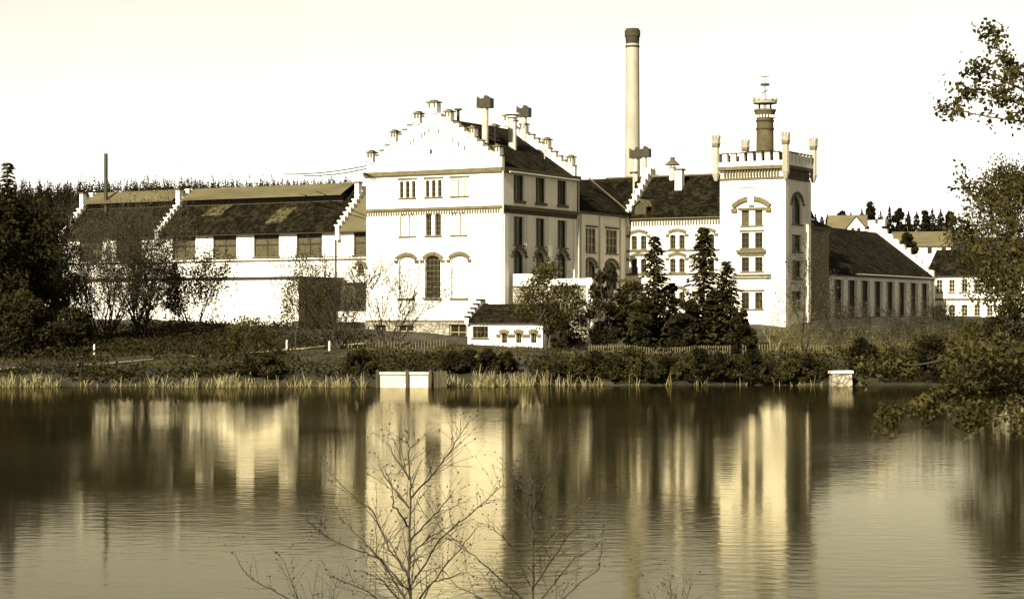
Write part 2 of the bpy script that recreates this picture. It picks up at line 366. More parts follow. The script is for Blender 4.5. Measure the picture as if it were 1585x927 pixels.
def vent(par, p, top, r, m='metal', cap=None, capm='dark_metal', name='vent_pipe'):
    mb = MB(); mb.cyl(p[0], p[1], p[2]-.5, top, r, n=14); o = mb.build(name, m, par)
    if cap == 'cone':
        c = MB(); c.cyl(p[0], p[1], top+.25, top+.95, r*2.3, r*.5); c.cyl(p[0], p[1], top+.95, top+1.2, r*.7)
        for k in range(4): c.cyl(p[0]+r*.8*math.cos(k*1.57), p[1]+r*.8*math.sin(k*1.57), top-.05, top+.3, .04, n=5)
        c.build('cowl', capm, o)
    elif cap == 'disc':
        c = MB(); c.cyl(p[0], p[1], top-.12, top+.05, r*1.35); c.cyl(p[0], p[1], top+.22, top+.42, r*1.75, r*1.45)
        for k in range(4): c.cyl(p[0]+r*math.cos(k*1.57), p[1]+r*math.sin(k*1.57), top, top+.25, .04, n=5)
        c.build('cowl', capm, o)
    elif cap == 'hood':       # turning cowl: open box with a tail fin
        c = MB(); c.box(p[0]-r*1.4, p[0]+r*2.4, p[1]-r*1.1, p[1]+r*1.1, top, top+1.05)
        c.prism_y([(p[0]-r*1.5, top), (p[0]-r*3.0, top+.1), (p[0]-r*2.9, top+1.35), (p[0]-r*1.5, top+1.05)], p[1]-.05, p[1]+.05)
        c.prism_y([(p[0]-r*.2, top+1.05), (p[0]+r*.3, top+1.4), (p[0]+r*2.0, top+1.05)], p[1]-r*.9, p[1]+r*.9)
        c.build('cowl', capm, o)
    elif cap == 'tee':
        c = MB(); c.tube((p[0]-r*4.2, p[1], top+.03), (p[0]+r*4.2, p[1], top+.03), r*1.1); c.build('cowl', capm, o)
    return o
# ================================================================== brewhouse (tall block with the stepped gable)
fm = Fac('f', 0.0); fs = Fac('s', 0.0)
XL = fm.px(567)[0]; LB = fs.px(893)[0]; W = -XL; XM = XL/2
zc = fm.px(777, 262)[1]; zb = fm.px(777, 497)[1]; zs = fm.px(777, 320)[1]
bh = site_thing('brewhouse', 'tall white brewhouse block with stepped front gable and pinnacles', 'building', XM, 0)
TR3 = [((618.6, 624.4), (627.6, 634.2), (637.3, 643.2)), ((658.8, 664.6), (668, 674.5), (677.4, 683.8)), ((698.7, 704.2), (708.4, 714.8), (718.6, 724.2))]
for i, g in enumerate(TR3):
    L3 = lights_px(fm, g, 278.5-(.9 if i == 2 else 0)+(.9 if i == 0 else 0), 304.7-(.9 if i == 2 else 0)+(.9 if i == 0 else 0), .22, ref=671)
    L3 = [(a, b, lights_px(fm, TR3[1], 278.5, 304.7, .22)[0][2], lights_px(fm, TR3[1], 278.5, 304.7, .22)[0][3], .22) for a, b, *_ in L3]
    window(fm, bh, L3, .22 if i < 2 else .1, 1, 3, blind=(i == 2), hood='flat', hoodproj=.1)
for i, g in enumerate((((619, 629.5), (632.5, 643)), ((658.8, 668), (673, 682.7)), ((698.5, 708.5), (711.5, 722)))):
    window(fm, bh, lights_px(fm, g, 329.5, 364.5, .35, ref=671), .25 if i == 1 else .1, 2, 4, blind=(i != 1), hood=None)
for i, g in enumerate(((617.6, 641.5), (657.8, 681.9), (698.4, 723.3))):
    window(fm, bh, lights_px(fm, (g,), 396, 460.8, .45, ref=671), .3 if i == 1 else .12, 4, 7, blind=(i != 1), hood='arch', sill=.22)
# side: three deep bays
for x0, x1, in ((794.6, 812), (829, 845), (862.6, 878)):
    a, b = fs.px(x0)[0], fs.px(x1)[0]; z = [fs.px(778, y)[1] for y in (268, 308, 333, 378, 394, 432)]
    w3 = (b-a)/3
    window(fs, bh, [(a+.05, b-.05, z[1], z[0], 0)], .26, 3, 2, hood=None, fm='frame', sill=.3)
    window(fs, bh, [(a+.05, b-.05, z[3], z[2], 0)], .3, 2, 4, hood=None)
    window(fs, bh, [(a+.05, b-.05, z[5], z[4], .55)], .3, 2, 4, hood='arch')
# stone base openings
fb0 = Fac('f', -.12)
for x0, x1, y0, y1 in ((579, 597, 503, 522), (615, 640, 503, 522.5), (695.3, 721.2, 502, 526)):
    l = lights_px(fb0, ((x0, x1),), y0, y1, 0, ref=700); window(fb0, bh, l, .3, 2, 2, sill=.1, pane='glass', fm='light_frame')
zg = min(terr(*to_world(XL, 0)), terr(*to_world(0, 0)), terr(*to_world(XL, LB)))-1.2
fb0.wall(mb := MB(), XL-.12, .12, zg, zb)
mb.box(.0, .12, -.12, LB, zg, zb); mb.box(XL-.12, XL, -.12, LB, zg, zb); mb.poly([(XL-.12, -.12, zb), (.12, -.12, zb), (.12, 0, zb), (XL-.12, 0, zb)])
mb.build('stone_base', 'stone', bh)
mb = MB(); fm.wall(mb, XL, 0, zb, zc+.2); fs.wall(mb, 0, LB, zb, zc+.2)
mb.poly([(XL, 0, zb), (XL, LB, zb), (XL, LB, zc+.2), (XL, 0, zc+.2)]); mb.poly([(XL, LB, zg), (0, LB, zg), (0, LB, zc+.2), (XL, LB, zc+.2)])
mb.build('wall', 'plaster', bh)
MB().box(XL+.9, -.9, .9, LB-.5, zg+.5, zc).build('inner_core', 'dark_metal', bh) if False else None
band(fm, bh, XL-.25, .3, zc-.25, zc+.22, .28, 'cornice'); band(fm, bh, XL-.1, .14, zs-.12, zs+.16, .2)
band(fs, bh, -.28, LB+.2, zc-.3, zc+.24, .45, 'cornice', 'shaded_trim'); band(fs, bh, -.2, LB+.15, zs-.2, zs+.2, .35, m='shaded_trim')  # side eave and string course darker than the front: overhang shade painted in
dentils(fm, bh, XL, -.1, zs-.62, zs-.13, .32, .17, .13); dentils(fs, bh, .1, LB, zs-.62, zs-.21, .32, .17, .16, 'shaded_trim')
band(fm, bh, XL-.05, .05, zb-.1, zb+.12, .16, 'plinth')
for a in (fs.px(817)[0], fs.px(850)[0], fs.px(781)[0]+.15, LB-.5):
    fs.box(MB(), a-.35, a+.45, -.14, -.003, zb+.2, zs-.65).build('pilaster', 'plaster', bh)
MB().tube((.32, -.32, zb), (.32, -.32, zc-.2), .09, n=8).build('downpipe', 'metal', bh)
MB().tube((.3, LB-.15, zb), (.3, LB-.15, zc-.2), .09, n=8).build('downpipe', 'metal', bh)
# gable: piers (x0,x1,top y, base y) and the crow steps between them, read on the right half and mirrored
PIER = [(660.5, 682.4, 157.4), (686.5, 701, 171.7), (724.6, 737.5, 196.6), (762, 776.8, 225.4)]
STEP = [(682.4, 686.5, 180), (701, 710, 190.6), (710, 718, 197), (718, 724.6, 203.5), (737.5, 746.5, 218.5), (746.5, 755, 226), (755, 762, 233)]
def half(x): return on_front(0, x)[0]-XM
zpt = lambda x, y: on_front(0, x, y)[1]
bars = []
for x0, x1, y in STEP: bars.append((half(x0), half(x1), zpt((x0+x1)/2, y)))
for x0, x1, y in PIER[1:]: bars.append((half(x0), half(x1), zpt((x0+x1)/2, y)-1.15))
sh = W/2/half(776.8)
bars = sorted([(a*sh, b*sh, z) for a, b, z in bars])
ap = bars[0][0]
def gable(par, y0, y1):
    prof = [(-W/2, zc+.05), (W/2, zc+.05)]
    right = []
    for a, b, z in reversed(bars): right += [(b, z), (a, z)]
    zap = zpt(671, 157.4)-1.3
    loop = prof+right+[(ap, zap), (-ap, zap)]+[(-x, z) for x, z in reversed(right)]
    cl = []
    for p in loop:
        if not cl or (abs(p[0]-cl[-1][0])+abs(p[1]-cl[-1][1])) > 1e-4: cl.append(p)
    g = MB(); g.prism_y([(XM+x, z) for x, z in cl], y0, y1); go = g.build('gable', 'plaster', par)
    for a, b, z in bars:
        for s in (1, -1):
            l, r = sorted((XM+s*a, XM+s*b))
            MB().box(l+.02, r+.02 if s > 0 else r-.02, y0-.1, y1+.1, z+.002, z+.14).build('coping', 'trim', go)
    ped = [(-ap*.98, ap*.98, zpt(671, 157.4))]+[(half(x0)*sh, half(x1)*sh, zpt((x0+x1)/2, y)) for x0, x1, y in PIER[1:]]
    for k, (a, b, z) in enumerate(ped):
        for s in ((1,) if k == 0 else (1, -1)):
            l, r = sorted((XM+s*a, XM+s*b)); m = (l+r)/2; hw = (r-l)/2*.58
            pm = MB(); pm.box(m-hw, m+hw, y0-.16, y1+.16, z-1.29, z-.2); po = pm.build('pinnacle', 'plaster', par)
            c = MB(); c.box(m-hw-.14, m+hw+.14, y0-.28, y1+.22, z-.15, z); c.box(m-hw*.5, m+hw*.5, y0-.2, y1+.1, z, z+.16)
            c.build('cap', 'trim', po)
            for q in (-.55, .55): MB().box(m+q*hw-.09, m+q*hw+.09, y0-.3, y0-.163, z-.62, z-.202).build('bracket', 'trim', po)
    return go
gable(bh, 0.0, .55); gable(bh, LB-.55, LB)
for xx in (635, 640.5, 652, 657, 664, 679, 701, 710, 719):     # small slots under the steps
    q = on_front(0, xx, 0)[0]; zz = zpt(xx, 232-.62*(52-abs(xx-671))*1.05)
    MB().box(q-.1, q+.1, -.012, -.002, zz-.25, zz+.25).build('slot', 'trim', bh)
q = on_front(0, 667, 235); MB().box(q[0]-.16, q[0]+.16, -.03, -.002, q[1]-.25, q[1]+.25).build('vent_hole', 'dark_metal', bh)
zr = zpt(700, 184)+.35; ze = zc-.15
rf = gable_roof_y(.56, LB-.56, XL-.55, .55, ze, zr).build('roof', 'tile', bh)
MB().tube((.6, .6, ze-.1), (.6, LB-.6, ze-.1), .1, n=8).build('gutter', 'metal', bh)
rn = Vector((zr-ze, 0, W/2+.55)).normalized(); rp = (.55, 3, ze)
def on_roof(x, y): return on_plane(x, y, rp, rn)
def vent_px(par, x, yb, yt, r, cap, m='metal', capm='dark_metal', plane=None, name='vent_pipe'):
    p = on_plane(x, yb, *(plane or (rp, rn))); X, Y = to_world(p.x, p.y)
    return vent(par, p, H-(yt-HY)/F*Y, r, m, cap, capm, name)
vent_px(rf, 751, 219, 168, .36, 'hood'); vent_px(rf, 793, 228, 181, .50, 'disc', capm='metal'); vent_px(rf, 811, 217, 182, .33, 'hood'); vent_px(rf, 797, 232, 188, .10, 'tee')
vent_px(rf, 766, 222, 196, .05, None); vent_px(rf, 843, 246, 226, .06, None)
MB().cyl(XM+2.2, 1.6, zr-1.4, zr+.7, .16).build('vent_pipe', 'dark_metal', rf); MB().cyl(XM+2.2, 1.6, zr+.7, zr+.86, .42).build('cowl', 'dark_metal', rf)
# ================================================================== link wing behind the brewhouse (in its shadow)
LX1 = -2.2; fl = Fac('s', LX1); LW = 29.3
LE = fl.px(970)[0]; lw = site_thing('link_wing', 'shaded two storey link wing between brewhouse and central wing', 'building', -6, LB+6)
zl = fl.px(900, 326)[1]; zlg = zg
for x0, x1 in ((905, 922), (938, 955)):
    a, b = fl.px(x0)[0], fl.px(x1)[0]; z = [fl.px(920, y)[1] for y in (354, 391, 412, 446)]
    window(fl, lw, [(a, b, z[1], z[0], 0)], .14, 3, 3, hood='flat', hoodproj=.2, fm='light_frame', bar=.12)
    window(fl, lw, [(a, b, z[3], z[2], .6)], .2, 3, 3, hood='arch')
mb = MB(); fl.wall(mb, LB+.15, LE, zlg, zl); mb.poly([(-12.5, LB+.15, zlg), (-12.5, LE, zlg), (-12.5, LE, zl), (-12.5, LB+.15, zl)]); mb.build('wall', 'plaster', lw)
for y in (901, 930, 962): a = fl.px(y)[0]; fl.box(MB(), a-.5, a+.5, -.2, -.003, zlg+.2, zl-.5).build('pilaster', 'plaster', lw)
fl.box(MB(), LB+.2, LE, -.45, -.003, zl-.35, zl+.1).build('cornice', 'trim', lw)
zlr = zl+4.3
rf2 = gable_roof_y(LB+.16, LE+6.5, -12.8, LX1+.7, zl+.1, zlr).build('roof', 'tile', lw)
vent(rf2, Vector((LX1-.8, LB+4.4, zl+1)), fl.px(915, 268)[1]+.3, .13, 'metal', 'disc', 'metal')
MB().tube((-5.6, LE-3.2, zlr+.02), (LX1+.4, LE-.2, zl+.35), .1, n=6).build('flashing', 'trim', rf2)
# ================================================================== central wing
LY = LE; fw = Fac('f', LY); cw = site_thing('central_wing', 'white wing with paired windows and stepped parapet left of the tower', 'building', 5, LY)
WXR = on_front(LY, 1200)[0]; zw = fw.px(1040, 336)[1]; WD = 12.5
for ys_, hd in (((363.5, 385), 'flat'), ((400, 421.5), 'flat'), ((452, 476), 'flat')):
    for g in (((977, 986), (991.5, 1000.5)), ((1036.8, 1046), (1051, 1060)), ((1082, 1091), (1096.5, 1105.5))):
        l = lights_px(fw, g, *ys_, .12, ref=1045); window(fw, cw, l, .25, 2, 3, hood='arch', sm='trim', sill=.12)
mb = MB(); fw.wall(mb, LX1, WXR, zlg, zw); mb.poly([(-16, LY+.0, zl-2), (LX1, LY, zl-2), (LX1, LY, zw), (-16, LY, zw)])
mb.poly([(WXR, LY, zlg), (WXR, LY+WD, zlg), (WXR, LY+WD, zw), (WXR, LY, zw)]); mb.poly([(-16, LY+WD, zlg), (WXR, LY+WD, zlg), (WXR, LY+WD, zw), (-16, LY+WD, zw)]); mb.build('wall', 'plaster', cw)
band(fw, cw, LX1+.02, WXR, zw-.2, zw+.2, .4, 'cornice'); dentils(fw, cw, LX1+.1, WXR-.2, zw-.95, zw-.22, .36, .19, .16)
for y in (387.5, 424): z = fw.px(1045, y)[1]; band(fw, cw, LX1+.02, WXR-.2, z-.12, z+.08, .13)
zwr = zw+5.3
rf3 = gable_roof_x(-16, WXR-.2, LY-.5, LY+WD+.5, zw+.15, zwr).build('roof', 'tile', cw)
def stepped_parapet(par, x0, x1, y0, y1, z0, zt, n, base, tall=None, m='plaster', capm='trim', front_only=False, seg='x'):
    """crow-stepped parapet wall over a gable: y0 eave, y1 ridge, mirrored behind"""
    st = (y1-y0)/n; up = (zt-z0)/n; pr = []
    for k in range(n): pr += [(y0+k*st, z0+(k+1)*up), (y0+(k+1)*st, z0+(k+1)*up)]
    pr += [(2*y1-a, z) for a, z in reversed(pr[:-1])] if True else []
    loop = [(y0, base)]+pr+[(2*y1-y0, base)]
    po = MB().prism_x(loop, x0, x1).build('parapet', m, par)
    proto = None
    for k in range(n):
        for s in (0, 1):
            yy = y0+k*st if s == 0 else 2*y1-y0-(k+1)*st
            MB().box(x0-.1, x1+.1, yy-.08, yy+st*.62, z0+(k+1)*up+.002, z0+(k+1)*up+.17).build('coping', capm, po)
    return po
stepped_parapet(cw, LX1-.05, LX1+.5, LY-.55, LY+WD/2, zw+.1, zwr+.9, 9, zw-1.0, capm='plaster')
wp = ((0, LY-.5, zw+.15), Vector((0, -(zwr-zw-.15), WD/2+.5)).normalized())
c = on_plane(1052, 291, *wp); ch = MB().box(c.x-.45, c.x+.45, c.y-.4, c.y+.4, c.z-.6, c.z+2.1).build('chimney', 'plaster', rf3)
MB().box(c.x-.58, c.x+.58, c.y-.53, c.y+.53, c.z+2.1, c.z+2.3).build('cap', 'trim', ch)
vent_px(rf3, 1041, 276, 259, .42, 'cone', capm='felt', plane=wp); vent_px(rf3, 984, 279, 246, .3, 'hood', plane=wp); vent_px(rf3, 997, 279, 244, .34, 'hood', plane=wp); vent_px(rf3, 981, 305, 268, .12, 'tee', plane=wp)
c = on_plane(992, 331, *wp); d = MB(); d.prism_y([(c.x-.75, c.z-.2), (c.x+.75, c.z-.2), (c.x+.75, c.z+.9), (c.x, c.z+1.6), (c.x-.75, c.z+.9)], c.y-.1, c.y+2.2)
dm = d.build('dormer', 'timber', rf3)
d = MB(); d.prism_y([(c.x-1, c.z+.75), (c.x, c.z+1.62), (c.x+1, c.z+.75), (c.x+1, c.z+.87), (c.x, c.z+1.76), (c.x-1, c.z+.87)], c.y-.35, c.y+2.3); d.build('dormer_roof', 'felt', rf3)
MB().tube((LX1-6, LY+WD/2, zwr+.06), (WXR-.3, LY+WD/2, zwr+.06), .11, n=6).build('ridge_tile', 'trim', rf3)
# ================================================================== tower
TY = LY-3.2; ft = Fac('f', TY); TL, TR = ft.px(1114.5)[0], ft.px(1213.5)[0]; TW = TR-TL; TB = TY+TW
fr_ = Fac('s', TR); tw = site_thing('tower', 'square white tower with battlements, corner turrets and arched window hood', 'tower', (TL+TR)/2, TY)
tz = lambda y: ft.px(1165, y)[1]
ztc = tz(260.5)
for y0, y1, kind in ((326, 349, 'blind'), (360, 384, 'w'), (398, 420, 'w'), (452.5, 478, 'w')):
    l = lights_px(ft, ((1147.5, 1159.5), (1168.5, 1180.5)), y0, y1, .0, ref=1165)
    window(ft, tw, l, .2, 2, 3, blind=(kind == 'blind'), blind_mat='shutter', hood=None if kind == 'blind' else 'flat', sill=.12, fm='shutter', hoodproj=.12)
zq = [fr_.px(1216, y)[1] for y in (300, 345, 362, 388, 402, 430, 450, 478)]
ya, yb_ = TY+TW*.32, TY+TW*.70
for k in range(4):
    window(fr_, tw, [(ya, yb_, zq[2*k+1], zq[2*k]-(.9 if k == 0 else .0), .9 if k == 0 else 0)], .32, 3, 3, hood='arch' if k == 0 else None, sill=.18)
mb = MB(); ft.wall(mb, TL, TR, zlg, ztc); fr_.wall(mb, TY, TB, zlg, ztc)
mb.poly([(TL, TY, zlg), (TL, TB, zlg), (TL, TB, ztc), (TL, TY, ztc)]); mb.poly([(TL, TB, zlg), (TR, TB, zlg), (TR, TB, ztc), (TL, TB, ztc)])
mb.build('wall', 'plaster', tw)
# hood over the top windows
hb = MB(); i = arch(ft.px(1137)[0], ft.px(1190)[0], tz(322), .85, 14, 0); o = arch(ft.px(1137)[0], ft.px(1190)[0], tz(322), .85, 14, .5)
for k in range(14):
    if k == 7: continue
    q = [i[k], i[k+1], o[k+1], o[k]]; hb.extr([ft.m(a, -.003, z) for a, z in q], [ft.m(a, -.28, z) for a, z in q])
for e in (i[0], i[-1]): ft.box(hb, e[0]-.35, e[0]+.35, -.3, -.003, e[1]-.45, e[1]-.02)
hb.build('hood_mould', 'trim', tw)
kx = ft.px(1163.5)[0]; ft.box(MB(), kx-.35, kx+.35, -.34, -.003, tz(318), tz(303)).build('keystone', 'plaster', tw)
ft.box(MB(), ft.px(1143)[0], ft.px(1185)[0], -.2, -.003, tz(324.5), tz(321.5)).build('lintel', 'trim', tw)
ft.box(MB(), ft.px(1141)[0], ft.px(1186)[0], -.35, -.003, tz(391.5), tz(386.5)).build('balcony_ledge', 'trim', tw)
for y0, y1 in ((424.5, 427), (429, 431)): ft.box(MB(), ft.px(1135)[0], ft.px(1194)[0], -.18, -.003, tz(y1), tz(y0)).build('string_course', 'trim', tw)
ft.box(MB(), ft.px(1132)[0], ft.px(1194)[0], -.05, -.003, tz(291), tz(289.8)).build('string_course', 'trim', tw)
for a, b in ((TY, TY+.9), (TB-.9, TB)): fr_.box(MB(), a+.01, b, -.2, -.003, zlg, ztc-1.3).build('pilaster', 'plaster', tw)
OV = .5
mb = MB(); mb.box(TL-OV, TR+OV, TY-OV, TB+OV, ztc-.15, ztc+.25); mb.build('cornice', 'trim', tw)
dentils(ft, tw, TL+.6, TR-.5, ztc-1.0, ztc-.16, .36, .19, .3); dentils(fr_, tw, TY+.5, TB-.5, ztc-1.0, ztc-.16, .36, .19, .3)
band(ft, tw, TL, TR, ztc-1.3, ztc-1.05, .14); band(fr_, tw, TY, TB, ztc-1.3, ztc-1.05, .14)
zp0, zp1 = tz(250.5), tz(236)
mb = MB(); T_ = .45
for (x0, x1, y0, y1) in ((TL-OV, TR+OV, TY-OV, TY-OV+T_), (TL-OV, TR+OV, TB+OV-T_, TB+OV), (TL-OV, TL-OV+T_, TY-OV+T_, TB+OV-T_), (TR+OV-T_, TR+OV, TY-OV+T_, TB+OV-T_)):
    mb.box(x0, x1, y0, y1, ztc+.25, zp0)
mb.build('parapet', 'plaster', tw)
NM = 7; span = TW+2*OV-2.0; pit = span/(NM-.45)
for side in range(4):
    for k in range(NM):
        u = 1.0+k*pit; wv = pit*.56
        if side == 0: bx = (TL-OV+u, TL-OV+u+wv, TY-OV, TY-OV+T_)
        elif side == 1: bx = (TL-OV+u, TL-OV+u+wv, TB+OV-T_, TB+OV)
        elif side == 2: bx = (TR+OV-T_, TR+OV, TY-OV+u, TY-OV+u+wv)
        else: bx = (TL-OV, TL-OV+T_, TY-OV+u, TY-OV+u+wv)
        o = MB().box(*bx, zp0+.002, zp1-.16).build('merlon', 'plaster', tw)
        MB().box(bx[0]-.06, bx[1]+.06, bx[2]-.06, bx[3]+.06, zp1-.158, zp1).build('coping', 'trim', o)
mb = MB(); c = ((TL+TR)/2, (TY+TB)/2)
b = [(TL-.02, TY-.02, zp0-.35), (TR+.02, TY-.02, zp0-.35), (TR+.02, TB+.02, zp0-.35), (TL-.02, TB+.02, zp0-.35)]; q = 1.6
tp = [(c[0]-q, c[1]-q, zp1+.35), (c[0]+q, c[1]-q, zp1+.35), (c[0]+q, c[1]+q, zp1+.35), (c[0]-q, c[1]+q, zp1+.35)]
mb.hexa(b+tp); mb.build('roof', 'tile', tw)
for (x, y, yt, px_) in ((TL-.35, TY-.35, 210, 1115), (TR+.35, TY-.35, 204.8, 1212), (TR+.35, TB+.35, 214, 1252), (TL-.35, TB+.35, 216.5, 1158)):
    D = to_world(x, y)[1]; zt = H-(yt-HY)/F*D
    t_ = MB(); t_.cyl(x, y, ztc-1.35, ztc-.5, .2, .5, 8); t_.cyl(x, y, ztc-.5, zt-.95, .42, .42, 8); to = t_.build('turret', 'stack', tw)
    h_ = MB(); h_.cyl(x, y, zt-1.15, zt-.95, .45, .58, 8); h_.cyl(x, y, zt-.95, zt-.35, .55, .55, 8)
    for k in range(8):
        an = (k+.5)*math.pi/4; h_.cyl(x+.42*math.cos(an), y+.42*math.sin(an), zt-.35, zt, .12, .12, 5)
    h_.build('turret_head', 'sandstone', to)
    MB().cyl(x, y, zt-1.35, zt-1.16, .50, .50, 8).build('collar', 'trim', to)
# round brick chimney on the tower
Dc = to_world(*c)[1]; cz = lambda y: H-(y-HY)/F*Dc; pm_ = F/Dc
r0 = 13.6/pm_
cc = MB(); cc.cyl(*c, zp1-.5, cz(184), r0, r0*.96, 24); co = cc.build('round_chimney', 'brick', tw)
h_ = MB(); h_.cyl(*c, cz(184), cz(173), r0*.96, r0*1.2, 24); h_.cyl(*c, cz(173), cz(170), r0*1.25, r0*1.25, 24); h_.build('corbelled_head', 'brick', co)
for y in (187.5, 200): h_ = MB(); h_.cyl(*c, cz(y+1), cz(y-1), r0*1.06, r0*1.06, 24); h_.build('band', 'soot', co)
d_ = MB()
for k in range(20):
    an = k*math.pi/10; d_.box(c[0]+r0*1.08*math.cos(an)-.07, c[0]+r0*1.08*math.cos(an)+.07, c[1]+r0*1.08*math.sin(an)-.07, c[1]+r0*1.08*math.sin(an)+.07, cz(183), cz(179))
d_.build('dentil_row', 'plaster', co)
k_ = MB(); k_.ring(*c, cz(160.5), cz(156), 18.5/pm_-.14, 18.5/pm_, 22)
for k in range(11):
    an = k*2*math.pi/11; x, y = c[0]+18.3/pm_*math.cos(an), c[1]+18.3/pm_*math.sin(an)
    k_.cyl(x, y, cz(156), cz(150.5), .16, .05, 5)
k_.cyl(*c, cz(161), cz(159.5), 18/pm_, 18/pm_, 22)
k_.build('crown_ring', 'sandstone', co)
k_ = MB()
for k in range(6): an = k*math.pi/3; k_.cyl(c[0]+.75*math.cos(an), c[1]+.75*math.sin(an), cz(170), cz(161), .06, .06, 5)
k_.cyl(*c, cz(160), cz(112), .07, .03, 6); k_.cyl(*c, cz(132.8), cz(130), 7/pm_, 7/pm_, 14)
k_.tube((c[0]-.55, c[1], cz(119)), (c[0]+.55, c[1], cz(119)), .04); k_.tube((c[0]-.35, c[1], cz(144)), (c[0]+.35, c[1], cz(140)), .05)
k_.build('finial', 'dark_metal', co)
# ================================================================== annex and machine hall right of the tower
AX = TR-.9; fa_ = Fac('s', AX); AE = fa_.px(1283)[0]
an_ = site_thing('stair_annex', 'dark shaded annex between the tower and the long hall', 'building', AX-3, TB+2)
za = fa_.px(1268, 352)[1]
window(fa_, an_, [(TB+1.6, TB+2.8, za-4.2, za-2, .3)], .3, 2, 3); window(fa_, an_, [(TB+1.6, TB+2.8, za-8.6, za-6.2, .3)], .3, 2, 3)
mb = MB(); fa_.wall(mb, TB+.02, AE, zlg, za); mb.box(AX-9, AX-.01, AE-.02, AE, zlg, za); mb.build('wall', 'shaded_plaster', an_)  # wall colour darkened to carry the shade of the tower
fa_.box(MB(), TB+.02, AE+.1, -.3, -.003, za-.3, za+.12).build('cornice', 'trim', an_)
r_ = MB(); r_.hexa([(AX-9, TB+.02, za+.1), (AX+.4, TB+.02, za+.1), (AX+.4, AE+.3, za+.1), (AX-9, AE+.3, za+.1), (AX-7, TB+.02, za+2.3), (AX-4, TB+.02, za+2.3), (AX-4.4, AE-2.5, za+2.3), (AX-7, AE-2.5, za+2.3)])
r_.build('roof', 'tile', an_)
MX = TR-2.4; fh = Fac('s', MX); HE = fh.px(1444)[0]; H0 = AE+.05
mh = site_thing('machine_hall', 'long low hall with tall bays and far stepped gable right of tower', 'building', MX-8, H0+10)
zh = fh.px(1444, 431)[1]; zhb = fh.px(1400, 494)[1]
nb = 9; pitch = (HE-H0-1.2)/nb
for k in range(nb):
    a = H0+.9+k*pitch
    window(fh, mh, [(a, a+pitch*.70, zhb+.35, zh-.75, .0)], .42, 3, 5, sill=.15, fm='frame')
mb = MB(); fh.wall(mb, H0, HE, zhb-2.5, zh); mb.poly([(MX-16.5, H0, zhb-2), (MX-16.5, HE, zhb-2), (MX-16.5, HE, zh), (MX-16.5, H0, zh)]); mb.build('wall', 'plaster', mh)
fh.box(MB(), H0, HE, -.35, -.003, zh-.3, zh+.02).build('cornice', 'trim', mh)
fh.box(MB(), H0, HE+.1, -.25, -.003, zhb-2.5, zhb).build('plinth', 'stone', mh)
zhr = zh+6.6; ymid = MX-8.1
rf4 = gable_roof_y(H0-.03, HE-.5, MX-16.7, MX+.5, zh+.06, zhr).build('roof', 'tile', mh)
MB().tube((MX+.6, H0+12, zh-.02), (MX+.6, HE, zh-.02), .1).build('gutter', 'metal', mh)
def stepped_gable_y(par, y0, y1, xl, xr, z0, zt, n, base, m='plaster'):
    xm = (xl+xr)/2; st = (xr-xm)/n; up = (zt-z0)/n; pr = []
    for k in range(n): pr += [(xr-k*st, z0+(k+1)*up), (xr-(k+1)*st, z0+(k+1)*up)]
    loop = [(xl, base), (xr, base)]+pr+[(2*xm-x, z) for x, z in reversed(pr[:-1])]
    po = MB().prism_y(loop, y0, y1).build('gable', m, par)
    for k in range(n):
        for s in (1, -1):
            x = xm+s*((xr-xm)-(k+.5)*st); MB().box(x-st*.5-.04, x+st*.5-.04, y0-.12, y1+.12, z0+(k+1)*up+.002, z0+(k+1)*up+.2).build('coping', 'plaster', po)
    return po
gb = stepped_gable_y(mh, HE-.5, HE+.1, MX-16.8, MX+.25, zh+.2, zhr+1.0, 10, zhb-2)
for s in (-.75, .75): MB().box(ymid+s-.5, ymid+s+.5, HE-.6, HE+.2, zhr+.9, zhr+1.75).build('pinnacle', 'plaster', gb)
# ================================================================== white house beyond the hall
fo = Fac('f', HE+4.5); hx0 = fo.px(1441)[0]; hx1 = fo.px(1600)[0]
ho = site_thing('house', 'plain white two storey house with dark roof beyond the long hall', 'house', (hx0+hx1)/2, HE+4.5)
for ys_ in ((433, 452), (472, 489)):
    for k in range(7): x = 1449+k*19.5; window(fo, ho, lights_px(fo, ((x, x+9.5),), *ys_, 0, ref=1460), .2, 2, 3, sill=.12, fm='light_frame')
zo = fo.px(1460, 424)[1]; zob = fo.px(1460, 500)[1]
mb = MB(); fo.wall(mb, hx0, hx1, zob-2, zo)
for x in (hx0, hx1): mb.poly([(x, fo.c, zob-2), (x, fo.c+9, zob-2), (x, fo.c+9, zo), (x, fo.c, zo)])
mb.build('wall', 'plaster', ho); z = fo.px(1460, 463)[1]; band(fo, ho, hx0, hx1, z-.15, z+.1, .12)
gable_roof_x(hx0-.6, hx1+.6, fo.c-.6, fo.c+9.6, zo-.05, zo+3.6).build('roof', 'tile', ho)
